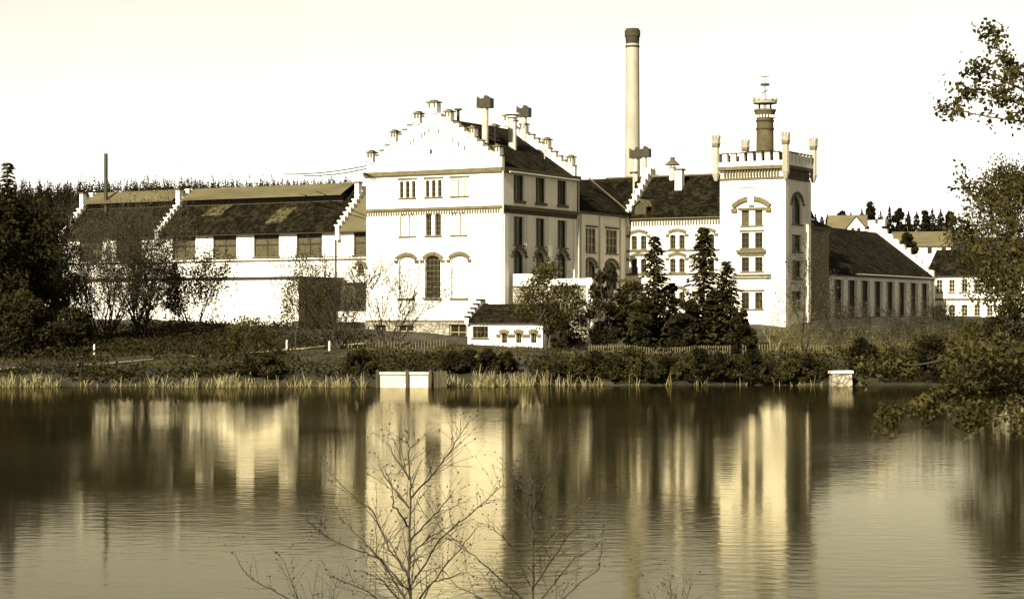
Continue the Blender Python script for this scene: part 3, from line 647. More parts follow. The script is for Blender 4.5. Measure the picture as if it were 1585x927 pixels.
# ================================================================== malting hall on the left, with roof monitors
HY0 = 9.5; fg = Fac('f', HY0); GL = fg.px(94)[0]; GR = XL+3.0
gh = site_thing('malting_hall', 'long white hall with dark roof, stepped parapets and roof monitors', 'building', (GL+XL)/2, HY0)
ze2 = fg.px(519, 355.5)[1]; zwt = fg.px(480, 358.5)[1]; zwb = fg.px(480, 396)[1]
for x0, x1 in ((123, 158), (180, 219), (267, 303), (329.7, 366), (393, 432), (459, 498.5), (547.6, 582)):
    a, b = fg.px(x0)[0], fg.px(x1)[0]
    window(fg, gh, [(a, b, zwb, zwt, 0)], .22, 2, 2, sill=.16, pane='shutter', fm='dark_metal', bar=.14)
window(fg, gh, lights_px(fg, ((553, 563),), 409, 424, .25), .22, 2, 2, hood='arch')
HG = terr(*to_world(GL, HY0))-2
mb = MB(); fg.wall(mb, GL, GR, HG, ze2); mb.poly([(GL, HY0, HG), (GL, HY0+12, HG), (GL, HY0+12, ze2), (GL, HY0, ze2)]); mb.poly([(GL, HY0+12, HG), (GR, HY0+12, HG), (GR, HY0+12, ze2), (GL, HY0+12, ze2)])
mb.build('wall', 'plaster', gh)
zgr = ze2+5.2; gy1 = HY0+6
SEG = [GL, fg.px(244)[0], fg.px(523)[0], GR+3]
for k in range(3):
    rf5 = gable_roof_x(SEG[k]+.5, SEG[k+1], HY0-.5, HY0+12.5, ze2-.1, zgr).build('roof', 'tile' if k < 2 else 'felt', gh)
    if k < 2:
        m0, m1 = SEG[k]+(1.0 if k else .8), SEG[k+1]-(1.7 if k else .3)
        zm = zgr-1.9; b_ = MB(); b_.box(m0+.15, m1-.35, gy1-2.0, gy1+2.0, zm-.6, zm+1.15); mo = b_.build('roof_monitor', 'timber', rf5)
        for j in range(int((m1-m0-1)/1.1)): MB().box(m0+.4+j*1.1, m0+.52+j*1.1, gy1-2.06, gy1-2.003, zm-.2, zm+1.1).build('louvre_post', 'dark_metal', mo)
        gable_roof_x(m0, m1, gy1-2.9, gy1+2.9, zm+1.05, zm+2.55, .12).build('monitor_roof', 'felt', mo)
    else:
        pass
    # paler patched areas of the roof
    if k == 1:
        nrm = Vector((0, -(zgr-ze2+.1), 6.5)).normalized(); pp = (0, HY0-.5, ze2-.1)
        for x, y, wd, hg in ((335, 325, 2.6, 1.0), (433, 333, 2.2, 1.3)):
            c0 = on_plane(x, y, pp, nrm); sl2 = (zgr-ze2+.1)/6.5
            m_ = MB(); m_.extr([(c0.x-wd*.6, c0.y-hg, c0.z-hg*sl2+.03), (c0.x+wd*.5, c0.y-hg, c0.z-hg*sl2+.03), (c0.x+wd*.8, c0.y+hg*.8, c0.z+hg*.8*sl2+.03), (c0.x-wd*.3, c0.y+hg*.8, c0.z+hg*.8*sl2+.03)],
                               [(c0.x-wd*.6, c0.y-hg, c0.z-hg*sl2+.07), (c0.x+wd*.5, c0.y-hg, c0.z-hg*sl2+.07), (c0.x+wd*.8, c0.y+hg*.8, c0.z+hg*.8*sl2+.07), (c0.x-wd*.3, c0.y+hg*.8, c0.z+hg*.8*sl2+.07)])
            m_.build('tile_patch', 'tile_pale', rf5)
for k in range(3):
    x0 = SEG[k]; po = stepped_parapet(gh, x0, x0+.5, HY0-.55, gy1, ze2-.15, zgr+.45, 11, ze2-1.2, capm='plaster')
    pm = MB(); zz = ze2+.65*(zgr-ze2); pm.box(x0-.03, x0+.53, gy1-2.5, gy1-1.8, zz, zz+2.2); p2 = pm.build('pinnacle', 'plaster', gh)
    MB().box(x0-.13, x0+.63, gy1-2.6, gy1-1.7, zz+2.202, zz+2.36).build('cap', 'trim', p2)
fg.box(MB(), GL, GR, -.5, -.003, ze2-.38, ze2-.29).build('gutter', 'dark_metal', gh)
zz = fg.px(480, 402)[1]; fg.box(MB(), GL+.2, GR, -.14, -.003, zz-.1, zz+.06).build('string_course', 'trim', gh)
a, z0 = fg.px(250, 403); b, z1 = fg.px(560, 397); MB().tube((a, HY0-.4, z0), (b, HY0-.4, z1), .05).build('pipe', 'dark_metal', gh)
a, z0 = fg.px(420, 410); b, z1 = fg.px(510, 411); MB().tube((a, HY0-.3, z0), (b, HY0-.3, z1-.1), .04).build('pipe', 'dark_metal', gh)
a = fg.px(520.5)[0]; MB().tube((a, HY0-.15, ze2-.3), (a, HY0-.15, HG+6), .09, n=8).build('downpipe', 'dark_metal', gh)
nrm = Vector((0, -(zgr-ze2+.1), 6.5)).normalized()
vent_px(gh, 164, 326, 238, .24, None, m='dark_metal', plane=((0, HY0-.5, ze2-.1), nrm), name='stove_pipe')
# ================================================================== cellar terrace in front of it
ftc = Fac('f', 0.2); C0, C1 = ftc.px(60)[0], ftc.px(462)[0]; zt = ftc.px(400, 432)[1]
ce = site_thing('cellar_block', 'low white windowless cellar block with dark coping before the left hall', 'building', (C0+C1)/2, .2)
zcg = min(terr(*to_world(C0, 0)), terr(*to_world(C1, 0)))-1.5
MB().box(C0, C1, .2, HY0-.02, zcg, zt).build('wall', 'plaster', ce)
MB().box(C0-.2, C1+.22, -.02, HY0-.6, zt+.002, zt+.26).build('coping', 'dark_metal', ce)
fcs = Fac('s', C1)
fcs.box(MB(), .25, HY0-.1, -.04, -.003, zcg+.5, zt-.002).build('shade_coat', 'shaded_plaster', ce, label='brown right end wall with shade in its colour')  # brown sheet over the end wall, its shade painted as colour
a = ftc.px(466)[0]; MB().tube((C1+.15, .1, zt-.1), (C1+.15, .1, zcg), .07).build('downpipe', 'dark_metal', ce)
gx0 = C1+.02; gt = site_thing('yard_gate', 'dark timber yard gate between cellar block and tall brewhouse', 'gate', (gx0+XL)/2+1.5, HY0-1.3)
z0, z1 = fg.px(550, 482)[1], fg.px(550, 441)[1]; nbd = 10; gx1 = XL+2.2
gx0 = fg.px(537)[0]
for k in range(nbd):
    w_ = (gx1-gx0)/nbd; MB().box(gx0+k*w_+.02, gx0+(k+1)*w_-.02, HY0-1.3, HY0-1.22, z0, z1).build('plank', 'shutter', gt)
for z in (z0+.6, z1-.6): MB().box(gx0, gx1, HY0-1.21, HY0-1.12, z-.1, z+.1).build('rail', 'timber', gt)
MB().box(gx0-.3, gx1, HY0-1.4, HY0-1.0, z1+.002, z1+.25).build('lintel', 'dark_metal', gt)
MB().box(gx0-.35, gx1, HY0-1.6, HY0-1.0, zcg, z0-.002).build('threshold_wall', 'plaster', gt)
# ================================================================== gate lodge in front of the brewhouse
fq = Fac('f', -6.5); q0, q1 = fq.px(724)[0], fq.px(840)[0]
lo = site_thing('lodge', 'small white single storey lodge with niches and sloping dark roof', 'building', (q0+q1)/2, -6.5)
zq0 = min(terr(*to_world(q0, -6.5)), terr(*to_world(q1, -6.5)))-.6; zq1 = fq.px(780, 497)[1]
window(fq, lo, lights_px(fq, ((731, 755.5),), 505, 523), .18, 4, 2, sill=.1)
for x in (780.5, 803, 826):
    window(fq, lo, lights_px(fq, ((x-4.5, x+4.5),), 516, 531, .12), .22, 2, 2, hood='arch', sill=0)
mb = MB(); fq.wall(mb, q0, q1, zq0, zq1); mb.box(q0, q0+.02, -6.48, -1.5, zq0, zq1); mb.prism_x([(-6.48, zq0), (-1.5, zq0), (-1.5, zq1-.2), (-4, zq1+1.45), (-6.48, zq1-.2)], q1-.3, q1-.01); mb.box(q0+.02, q1-.31, -1.6, -1.5, zq0, zq1-.2); mb.build('wall', 'plaster', lo)
MB().prism_x([(-6.95, zq1), (-4, zq1+1.75), (-1.1, zq1), (-1.1, zq1-.15), (-4, zq1+1.6), (-6.95, zq1-.15)], q0+.35, q1+.3).build('roof', 'tile', lo)
stepped_parapet(lo, q0-.1, q0+.34, -6.95, -4.0, zq1-.05, zq1+2.1, 5, zq1-.3, m='plaster', capm='tile')
MB().box(q1+.5, q1+.85, -6.9, -6.4, zq0, zq1+.1).build('pilaster', 'plaster', lo) if False else None
# courtyard wall right of the brewhouse
fy = Fac('f', 1.6); y1 = fy.px(908)[0]
cwl = site_thing('courtyard_wall', 'courtyard wall of rubble with white plastered top beside the brewhouse', 'wall', y1/2, 1.6)
zy = [fy.px(800, y)[1] for y in (424, 444)]; zyg = terr(*to_world(y1, 1.6))-1.5
MB().box(.4, y1, 1.6, 2.1, zyg, zy[1]).build('rubble', 'stone', cwl); MB().box(.4, y1*.55, 1.65, 2.05, zy[1], zy[0]).build('plaster_band', 'plaster', cwl)
MB().box(y1*.55+.01, y1, 1.65, 2.05, zy[1], zy[0]-.55).build('plaster_band', 'plaster', cwl); MB().box(.4, y1+.05, 1.5, 2.2, zy[1]-.002, zy[1]+.1).build('coping', 'trim', cwl)
MB().box(y1+.1, y1+.75, 1.4, 2.3, zyg, fy.px(905, 430)[1]).build('gate_pillar', 'plaster', cwl)
# ================================================================== factory chimney
X, Y = at(979, 0, 252)[:2]; zb_ = 5.0; pmx = F/252
ck = thing('factory_chimney', 'tall slender pale factory chimney with sooty dark crown', 'chimney', (X, Y, zb_))
ztop = H+(HY-45)/F*252-zb_
r1 = 10.4/pmx; r2 = 13.0/pmx
mb = MB(); mb.cyl(0, 0, -.5, ztop-1.9, r2, r1, 28); mb.build('shaft', 'stack', ck)
mb = MB(); mb.cyl(0, 0, ztop-1.9, ztop-1.0, r1*1.0, r1*1.06, 28); mb.cyl(0, 0, ztop-1.0, ztop-.25, r1*1.17, r1*1.17, 28); mb.cyl(0, 0, ztop-.25, ztop, r1*1.1, r1*.98, 28); mb.build('crown', 'soot', ck)
mb = MB(); mb.cyl(0, 0, ztop-2.35, ztop-2.15, r1*1.07, r1*1.07, 28); mb.build('band', 'soot', ck)
# ================================================================== houses on the hill
def hill_house(name, label, x, D, w, d, zw_, zr_, yaw, wins):
    X, Y, Z = gp(x, D); o = thing(name, label, 'house', (X, Y, Z), yaw)
    mb = MB(); mb.prism_x([(0, -2), (0, zw_), (d/2, zr_-.1), (d, zw_), (d, -2)], -w/2, w/2); mb.build('wall', 'plaster', o)
    MB().prism_x([(-.5, zw_-.3), (d/2, zr_), (d+.5, zw_-.3), (d+.5, zw_-.5), (d/2, zr_-.2), (-.5, zw_-.5)], -w/2-.4, w/2+.4).build('roof', 'felt', o)
    for k in range(wins):
        xx = -w/2+(k+.5)*w/wins
        f_ = MB().box(xx-.5, xx+.5, -.05, -.003, zw_-2.0, zw_-.7).build('window', 'light_frame', o); MB().box(xx-.4, xx+.4, -.09, -.052, zw_-1.9, zw_-.8).build('pane', 'glass', f_)
    return o
vl = hill_house('hill_house', 'small pale hillside villa with cross gable on the right skyline', 1310, 420, 7.5, 7, 6.2, 9.3, -.25, 3)
g_ = MB(); g_.prism_y([(.3, -2), (3.9, -2), (3.9, 6.4), (2.1, 8.6), (.3, 6.4)], -1.6, 3); g_.build('cross_gable', 'plaster', vl)
g_ = MB(); g_.prism_y([(-.1, 6.1), (2.1, 8.75), (4.3, 6.1), (4.3, 6.3), (2.1, 9.0), (-.1, 6.3)], -2.0, 3.2); g_.build('gable_roof', 'felt', vl)
for xx in (1.5, 2.7): MB().box(xx-.35, xx+.35, -1.66, -1.603, 5.0, 6.4).build('window', 'glass', vl)
hill_house('hill_house', 'long pale house with light grey roof high behind the hall', 1428, 400, 11, 8, 5.0, 7.6, -.15, 4)
# ================================================================== waterside things
X, Y, Z = at(628, 592, shore(-8)-.2); X = at(628, 592, 149)[0]
slc = thing('sluice_wall', 'pale concrete sluice wall at the water edge below the brewhouse', 'wall', (X, shore(X)-.6, 0))
MB().box(-1.85, 1.75, -.3, .5, -.8, .95).build('wall', 'concrete', slc)
MB().box(-1.95, 1.85, -.4, .6, .952, 1.12).build('coping', 'concrete', slc)
for x in (-1.98, .2, 1.9): MB().box(x-.1, x+.1, -.52, -.32, -.8, 1.3).build('post', 'timber', slc)
for k in range(4): MB().box(2.05+k*.28, 2.3+k*.28, -.2, -.1, -.8, 1.2).build('plank', 'timber', slc)
X = at(1301, 0, 151)[0]
pr_ = thing('concrete_pier', 'pale concrete pier standing in the water under the right bushes', 'pier', (X, shore(X)-.9, 0))
pb_ = MB(); pb_.hexa([(-.85, -.1, -.8), (.8, -.1, -.8), (.8, 1.5, -.8), (-.85, 1.5, -.8), (-.74, .02, .92), (.7, .02, .96), (.7, 1.5, .96), (-.74, 1.5, .92)]); pb_.build('block', 'stone', pr_)
pb_ = MB(); pb_.hexa([(-.86, -.1, .925), (.82, -.1, .965), (.82, 1.55, .965), (-.86, 1.55, .925), (-.84, -.08, 1.12), (.8, -.08, 1.15), (.8, 1.5, 1.15), (-.84, 1.5, 1.12)]); pb_.build('coping', 'concrete', pr_)
# picket fence in front of the spruces
def fence(label, x0, x1, D0, D1, hgt, step):
    p0, p1 = gp(x0, D0), gp(x1, D1); o = thing('fence', label, 'fence', p0)
    Ln = math.hypot(p1[0]-p0[0], p1[1]-p0[1]); n_ = int(Ln/step); pk = MB()
    def P(u): X = p0[0]+(p1[0]-p0[0])*u; Y = p0[1]+(p1[1]-p0[1])*u; return X-p0[0], Y-p0[1], terr(X, Y)-p0[2]
    for k in range(n_+1):
        x, y, z = P(k/n_); hh = hgt*random.uniform(.92, 1.04); pk.box(x-.045, x+.045, y-.015, y+.015, z-.1, z+hh)
    pk.build('pickets', 'frame', o, kind='stuff')
    m_ = max(2, int(Ln/3))
    for k in range(m_+1): x, y, z = P(k/m_); MB().box(x-.07, x+.07, y+.07, y+.21, z-.3, z+hgt*1.08).build('post', 'timber', o)
    for k in range(m_):
        a, b = P(k/m_), P((k+1)/m_)
        for q in (.3, .8): MB().tube((a[0], a[1]+.045, a[2]+hgt*q), (b[0], b[1]+.045, b[2]+hgt*q), .03, n=4).build('rail', 'timber', o)
fence('low picket fence in front of the three spruces', 912, 1130, 186, 186, .8, .22)
fence('low pale picket fence below the tower and hall', 1150, 1330, 187, 189, .8, .26)
fence('low garden fence running before the brewhouse base', 520, 690, 196, 198, .9, .3)
for lab, x, y in (('short white marker post on the path near left bank trees', 126, 543), ('short white marker post below the multi-stemmed tree', 146, 549), ('short white marker post beside the path near the small leafy tree', 444, 541), ('short white marker post beside the path near the vase-shaped tree', 510, 543)):
    X, Y, Z = ground_px(x, y); m_ = MB(); m_.cyl(X, Y, Z-.2, Z+.85, .11, .10, 8); m_.cyl(X, Y, Z+.85, Z+.95, .10, .03, 8); tag(m_.build('marker_post', 'concrete'), lab, 'post')
# cables from the brewhouse to the hall
for k, (p, q) in enumerate((((440, 270), (567, 257)), ((470, 272), (568, 261)))):
    D0, D1 = 236, 216; a, b = Vector(at(p[0], p[1], D0)), Vector(at(q[0], q[1], D1)); m_ = MB()
    for j in range(8):
        u, w_ = j/8, (j+1)/8; f_ = lambda t: a.lerp(b, t)+Vector((0, 0, -.5*4*t*(1-t)*.5))
        m_.tube(f_(u), f_(w_), .06, n=5)
    tag(m_.build('cable', 'dark_metal'), ('upper' if k == 0 else 'lower')+' overhead cable from the hall roof to the brewhouse', 'cable')
# ================================================================== vegetation
ORD = 'first second third fourth fifth sixth seventh eighth ninth tenth eleventh twelfth thirteenth fourteenth fifteenth sixteenth'.split()
def unit(v): return v/np.maximum(np.linalg.norm(v, axis=-1, keepdims=True), 1e-9)
def leaf_quads(C, size, flat=0.0, aspect=1.0):
    n_ = len(C); d = unit(RNG.normal(size=(n_, 3))*np.array([1, 1, 1-flat])); e = unit(np.cross(d, unit(RNG.normal(size=(n_, 3)))))
    s = (size*RNG.uniform(.6, 1.35, n_))[:, None]
    V = np.stack([C-d*s*.5*aspect, C+e*s*.42, C+d*s*.5*aspect, C-e*s*.42], 1).reshape(-1, 3)
    return V, np.arange(4*n_).reshape(-1, 4)
def seg_mesh(S, n=4):
    P0 = np.array([s[0] for s in S], float); P1 = np.array([s[1] for s in S], float); r0 = np.array([s[2] for s in S])[:, None]; r1 = np.array([s[3] for s in S])[:, None]
    d = unit(P1-P0); a = unit(np.cross(d, np.where(np.abs(d[:, 2:3]) > .9, np.array([[1., 0, 0]]), np.array([[0, 0, 1.]])))); b = np.cross(d, a)
    V = []
    for k in range(n):
        c, s = math.cos(2*math.pi*k/n), math.sin(2*math.pi*k/n); V.append(P0+(a*c+b*s)*r0); V.append(P1+(a*c+b*s)*r1)
    V = np.stack(V, 1).reshape(-1, 3); Q = []
    base = np.arange(len(S))*2*n
    for k in range(n):
        k2 = (k+1) % n; Q.append(np.stack([base+2*k, base+2*k2, base+2*k2+1, base+2*k+1], 1))
    return V, np.concatenate(Q)
def nv(d): return d/(np.linalg.norm(d)+1e-9)
def branch(p, d, L, r, lvl, P, segs, tips):
    st = P['steps'][lvl]; q0 = np.array(p, float); d = nv(np.array(d, float))
    for i in range(st):
        d = nv(d+RNG.normal(size=3)*P['wig']+np.array([0, 0, P['up'][lvl]])); q1 = q0+d*L/st
        ra = r*(1-.75*i/st); rb = r*(1-.75*(i+1)/st); segs.append((q0, q1, ra, rb))
        if lvl >= P['max']: tips.append(q1)
        elif i >= P['start'][lvl]:
            for _ in range(P['n'][lvl]):
                az = RNG.uniform(0, 2*math.pi); an = math.radians(RNG.uniform(*P['ang'])); o = nv(np.cross(d, [0, 0, 1.0] if abs(d[2]) < .95 else [1.0, 0, 0])); o2 = np.cross(d, o)
                cd = d*math.cos(an)+(o*math.cos(az)+o2*math.sin(az))*math.sin(an)
                branch(q1, cd, L*RNG.uniform(*P['ratio']), max(rb*.62, P['rmin']), lvl+1, P, segs, tips)
        q0 = q1
    tips.append(q0)
def twig_tree(name, label, x, D, h, P, stems=1, spread=.3, wood='bark', leaf=None, nleaf=0, lsize=.15, lspread=.25, group=None, r=.12, cat='tree', loc=None, crop=None):
    loc = loc or gp(x, D); o = thing(name, label, cat, loc, 0, group); segs, tips = [], []
    for s in range(stems):
        an = 2*math.pi*s/stems+RNG.uniform(0, 1); k = spread if stems > 1 else .04
        branch((.2*math.cos(an)*(stems > 1), .2*math.sin(an)*(stems > 1), -.3), (k*math.cos(an), k*math.sin(an), 1), h*RNG.uniform(.75, .92), r, 0, P, segs, tips)
    big = [s for s in segs if s[2] > P['rmin']*2.6]; small = [s for s in segs if s[2] <= P['rmin']*2.6]
    V, Q = seg_mesh(big, 6); tr = fast('trunk', V, Q, wood, o)
    if small: V, Q = seg_mesh(small, 3); fast('twigs', V, Q, P.get('tw', wood), o, 'stuff')
    if leaf and nleaf:
        T = np.array(tips); C = T[RNG.integers(0, len(T), nleaf)]+RNG.normal(size=(nleaf, 3))*lspread
        V, Q = leaf_quads(C, lsize); fast('crown', V, Q, leaf, o)
    return o
BARE = dict(steps=[6, 4, 3, 3], n=[2, 2, 2], start=[1, 1, 0], ang=(22, 50), ratio=(.42, .62), wig=.10, up=[.02, .08, .06, .02], max=3, rmin=.013)
BUSHY = dict(steps=[5, 4, 3, 3], n=[3, 2, 2], start=[0, 0, 0], ang=(22, 48), ratio=(.42, .62), wig=.09, up=[.02, .10, .06, .03], max=3, rmin=.018)
VASE = dict(steps=[4, 4, 3, 3], n=[2, 2, 2], start=[0, 1, 0], ang=(16, 38), ratio=(.45, .70), wig=.08, up=[.02, .10, .08, .03], max=3, rmin=.021)
def blob_tree(name, label, x, D, ytop, wpx, ycrown, leaf='dark_leaf', n=3500, lsize=.28, blobs=26, r=.2, group=None, cat='tree', shape='egg', flat=.0, depth=1.0, sink=0, trunk=True):
    n = int(n*1.7); blobs = int(blobs*1.5)
    """crown of many leafy clumps on limbs; height and width from the pixels it covers at its distance"""
    loc = gp(x, D); pm = F/D; top = H-(ytop-HY)/pm-loc[2]; bot = max(.1, H-(ycrown-HY)/pm-loc[2]); w = wpx/pm/2
    o = thing(name, label, cat, loc, 0, group)
    cen = []
    while len(cen) < blobs:
        u = RNG.uniform(0, 1); th = RNG.uniform(0, 2*math.pi)
        prof = {'egg': math.sin(math.pi*min(1, .12+.88*(u**.8))), 'dome': math.sqrt(max(0, 1-(u*.97)**2)), 'column': .55+.45*math.sin(math.pi*u)}[shape]
        rr = w*prof*math.sqrt(RNG.uniform(.15, 1))*.82
        cen.append((rr*math.cos(th), rr*math.sin(th)*depth, bot+(top-bot)*(.04+.90*u)))
    cen = np.array(cen); rad = np.minimum(RNG.uniform(.20, .40, blobs)*max(w, .5*(top-bot)*.6), (top-bot)*.3)
    k = RNG.integers(0, blobs, n); dirs = unit(RNG.normal(size=(n, 3)))
    C = cen[k]+dirs*(rad[k]*RNG.uniform(.35, 1.08, n)**.6)[:, None]*np.array([1, 1, .8])
    C[:, 2] = np.maximum(C[:, 2], .05)
    V, Q = leaf_quads(C, lsize, flat); fast('crown', V, Q, leaf, o)
    if trunk:
        segs = []; h0 = bot+.45*(top-bot); npt = 6; pts_ = [np.array([RNG.normal()*.03*w*j, RNG.normal()*.03*w*j, -.4+(h0+.4)*j/npt]) for j in range(npt+1)]
        for j in range(npt): segs.append((pts_[j], pts_[j+1], r*(1-.6*j/npt), r*(1-.6*(j+1)/npt)))
        for b in cen[::2]:
            s0 = pts_[RNG.integers(2, npt+1)]; m_ = (s0+b)/2+RNG.normal(size=3)*.1*w; segs.append((s0, m_, r*.35, r*.22)); segs.append((m_, b, r*.22, r*.06))
        V, Q = seg_mesh(segs, 6); fast('trunk', V, Q, 'bark', o)
    return o
def spruce_mesh(h, rad, layers, per, cards, card, rng):
    C0, C1, Wd = [], [], []
    for i in range(layers):
        u = (i+.3)/layers; z = h*(.06+.94*u); rr = rad*((1-u)**.85)*rng.uniform(.75, 1.15)+.06
        m_ = max(4, int(per*(1-u*.55)))
        for k in range(m_):
            an = rng.uniform(0, 2*math.pi); l = rr*rng.uniform(.65, 1.12)
            for c in range(cards):
                f = (c+.5)/cards; x = l*f; zz = z-l*.42*f+.18*l*f*f+rng.normal()*.05
                da = an+rng.normal()*.22
                p = np.array([x*math.cos(da), x*math.sin(da), zz]); dirv = np.array([math.cos(da+rng.normal()*.5), math.sin(da+rng.normal()*.5), -.35+rng.normal()*.15])
                C0.append(p); C1.append(p+dirv*card*rng.uniform(.7, 1.3)); Wd.append(card*.36)
    C0, C1, Wd = np.array(C0), np.array(C1), np.array(Wd)[:, None]; d = unit(C1-C0); s = unit(np.cross(d, np.array([[0, 0, 1.]]))+rng.normal(size=C0.shape)*.25)
    M = (C0+C1)/2; V = np.stack([C0, M+s*Wd, C1, M-s*Wd], 1).reshape(-1, 3); return V, np.arange(len(V)).reshape(-1, 4)
def cone_tree(name, label, x, D, ytop, rad, group):
    loc = gp(x, D); h = H-(ytop-HY)/F*D-loc[2]; o = thing(name, label, 'tree', loc, 0, group)
    u = RNG.uniform(0, 1, 900)**1.2; th = RNG.uniform(0, 6.28, 900); rr = rad*(1-u)*RNG.uniform(.3, 1.15, 900)*(1+.25*np.sin(u*h*2.4))
    V, Q = leaf_quads(np.stack([rr*np.cos(th), rr*np.sin(th), h*(.04+.95*u)], 1), .9*(1-.75*u)); fast('crown', V, Q, 'forest_leaf', o)
    V, Q = seg_mesh([((0, 0, -.4), (0, 0, h*.95), .22, .03)], 6); fast('trunk', V, Q, 'bark', o)
    return o
def spruce(label, x, D, ytop, rad, leaf='spruce', layers=44, per=20, cards=5, card=.5, group=None, name='spruce_tree'):
    loc = gp(x, D); h = H-(ytop-HY)/F*D-loc[2]; o = thing(name, label, 'tree', loc, RNG.uniform(0, 6), group)
    V, Q = spruce_mesh(h, rad, layers, per, cards, card, RNG); fast('crown', V, Q, leaf, o)
    V, Q = seg_mesh([((0, 0, -.4), (0, 0, h*.5), h*.016+.05, h*.009+.02), ((0, 0, h*.5), (0, 0, h*.99), h*.009+.02, .015)], 7); fast('trunk', V, Q, 'bark', o)
    return o
# --- spruces in front of the central wing and tower
spruce('dark spruce left of the two others before the central wing', 1013, 194, 364, 3.7)
spruce('tallest dark spruce in the middle before the central wing', 1089, 193, 350, 4.4, layers=48, per=22)
spruce('shortest dark spruce close to the tower front', 1125, 191, 403, 3.0, layers=36)
# --- trees round the lodge and courtyard
blob_tree('broadleaf_tree', 'broad dark tree overhanging the small white lodge', 845, 191, 402, 122, 512, 'mid_leaf', 2300, .24, 34, .2)
blob_tree('broadleaf_tree', 'dense dark rounded tree right of the courtyard gate pillar', 938, 195, 416, 66, 535, 'dark_leaf', 3200, .25, 30, .18, shape='column')
blob_tree('broadleaf_tree', 'dark tree squeezed between gate pillar and left spruce', 974, 198, 432, 50, 535, 'mid_leaf', 2000, .24, 20, .16, shape='column')
blob_tree('shrub', 'loose dark shrub in front of the rubble courtyard wall', 884, 203, 432, 46, 535, 'dark_leaf', 1500, .22, 22, .1, cat='shrub', shape='column')
blob_tree('bush', 'dark bush against the right end of the small lodge', 866, 201, 486, 44, 540, 'dark_leaf', 1500, .24, 16, .1, cat='bush', shape='dome')
blob_tree('bush', 'dark bush between the left and middle spruces', 1048, 189, 488, 44, 540, 'dark_leaf', 1500, .28, 14, .1, cat='bush', shape='dome')
blob_tree('bush', 'dark bush just below the shortest spruce', 1150, 187, 500, 56, 545, 'dark_leaf', 1500, .28, 14, .1, cat='bush', shape='dome')
for lb, x, D, yt, w_ in (('dark shrub filling the gap left of the left spruce', 994, 191, 452, 44), ('dark shrub right of the left spruce, taller than the bush beside it', 1034, 196, 436, 40), ('dark shrub hugging the left side of the tallest spruce', 1066, 190, 462, 44), ('dark shrub between the tallest and shortest spruce', 1110, 195, 450, 44), ('dark shrub right of the shortest spruce at the tower foot', 1143, 190, 478, 40)):
    blob_tree('shrub', lb, x, D, yt, w_, 540, 'dark_leaf', 1700, .28, 16, .1, cat='shrub', shape='column')
twig_tree('bare_tree', 'thin bare twiggy tree before the shaded tower side', 1243, 188, 7.5, BARE, 2, .22, 'dark_twig', 'mid_leaf', 700, .16, .35, r=.09)
twig_tree('bare_tree', 'low bare twiggy tree before the tower front', 1196, 186, 4.2, BARE, 2, .4, 'pale_twig', 'pale_leaf', 350, .14, .3, r=.06)
# --- bare trees on the left bank
twig_tree('bare_tree', 'pale vase-shaped bare tree before the brewhouse front', 604, 197, 6.4, VASE, 5, .55, 'dark_twig', 'pale_leaf', 160, .12, .2, r=.09)
twig_tree('bare_tree', 'vase-shaped bare tree before the brown cellar end wall', 523, 195, 6.8, VASE, 5, .5, 'dark_twig', 'mid_leaf', 200, .13, .2, r=.11)
twig_tree('broadleaf_tree', 'small pale leafy tree at the cellar block corner', 456, 191, 6.0, BARE, 1, .3, 'dark_twig', 'mid_leaf', 2400, .18, .32, r=.09)
blob_tree('bush', 'pale twiggy bush beside the path below the cellar wall', 384, 180, 490, 74, 540, 'mid_leaf', 1500, .17, 22, .08, cat='bush', shape='dome')
twig_tree('broadleaf_tree', 'round-headed dark leafy tree on thin stems before cellar wall', 299, 213, 5.6, VASE, 5, .42, 'bark', 'dark_leaf', 5600, .22, .42, r=.1)
twig_tree('bare_tree', 'tall many-stemmed bare tree before the left hall', 217, 209, 10.4, BUSHY, 5, .34, 'bark', 'mid_leaf', 4200, .19, .5, r=.16)
twig_tree('bare_tree', 'slender three-stemmed bare tree near the left end of the hall', 161, 205, 9.8, BUSHY, 4, .34, 'bark', 'mid_leaf', 3600, .19, .5, r=.13)
twig_tree('bare_tree', 'leaning bare tree at the dark left wood edge', 112, 203, 8.6, BUSHY, 4, .38, 'bark', 'mid_leaf', 1500, .19, .45, r=.11)
# --- dark wood at the left edge
spruce('tallest dark conifer at the far left edge', 12, 196, 249, 3.8, layers=46, per=20)
blob_tree('broadleaf_tree', 'large dark tree filling the left edge of the view', -22, 188, 292, 150, 520, 'dark_leaf', 6000, .36, 44, .3)
blob_tree('broadleaf_tree', 'dark tree right of the far left conifer', 48, 198, 296, 84, 520, 'dark_leaf', 5000, .34, 36, .25, shape='column')
blob_tree('broadleaf_tree', 'dark tree touching the left end of the hall', 86, 214, 318, 70, 500, 'dark_leaf', 3800, .32, 30, .22, shape='column')
blob_tree('bush', 'tall dark thicket bush at the left bank', 30, 178, 455, 130, 545, 'dark_leaf', 3600, .3, 30, .12, cat='bush', shape='dome')
blob_tree('bush', 'dark thicket bush under the leaning bare tree', 112, 186, 478, 90, 545, 'dark_leaf', 2200, .28, 22, .1, cat='bush', shape='dome')
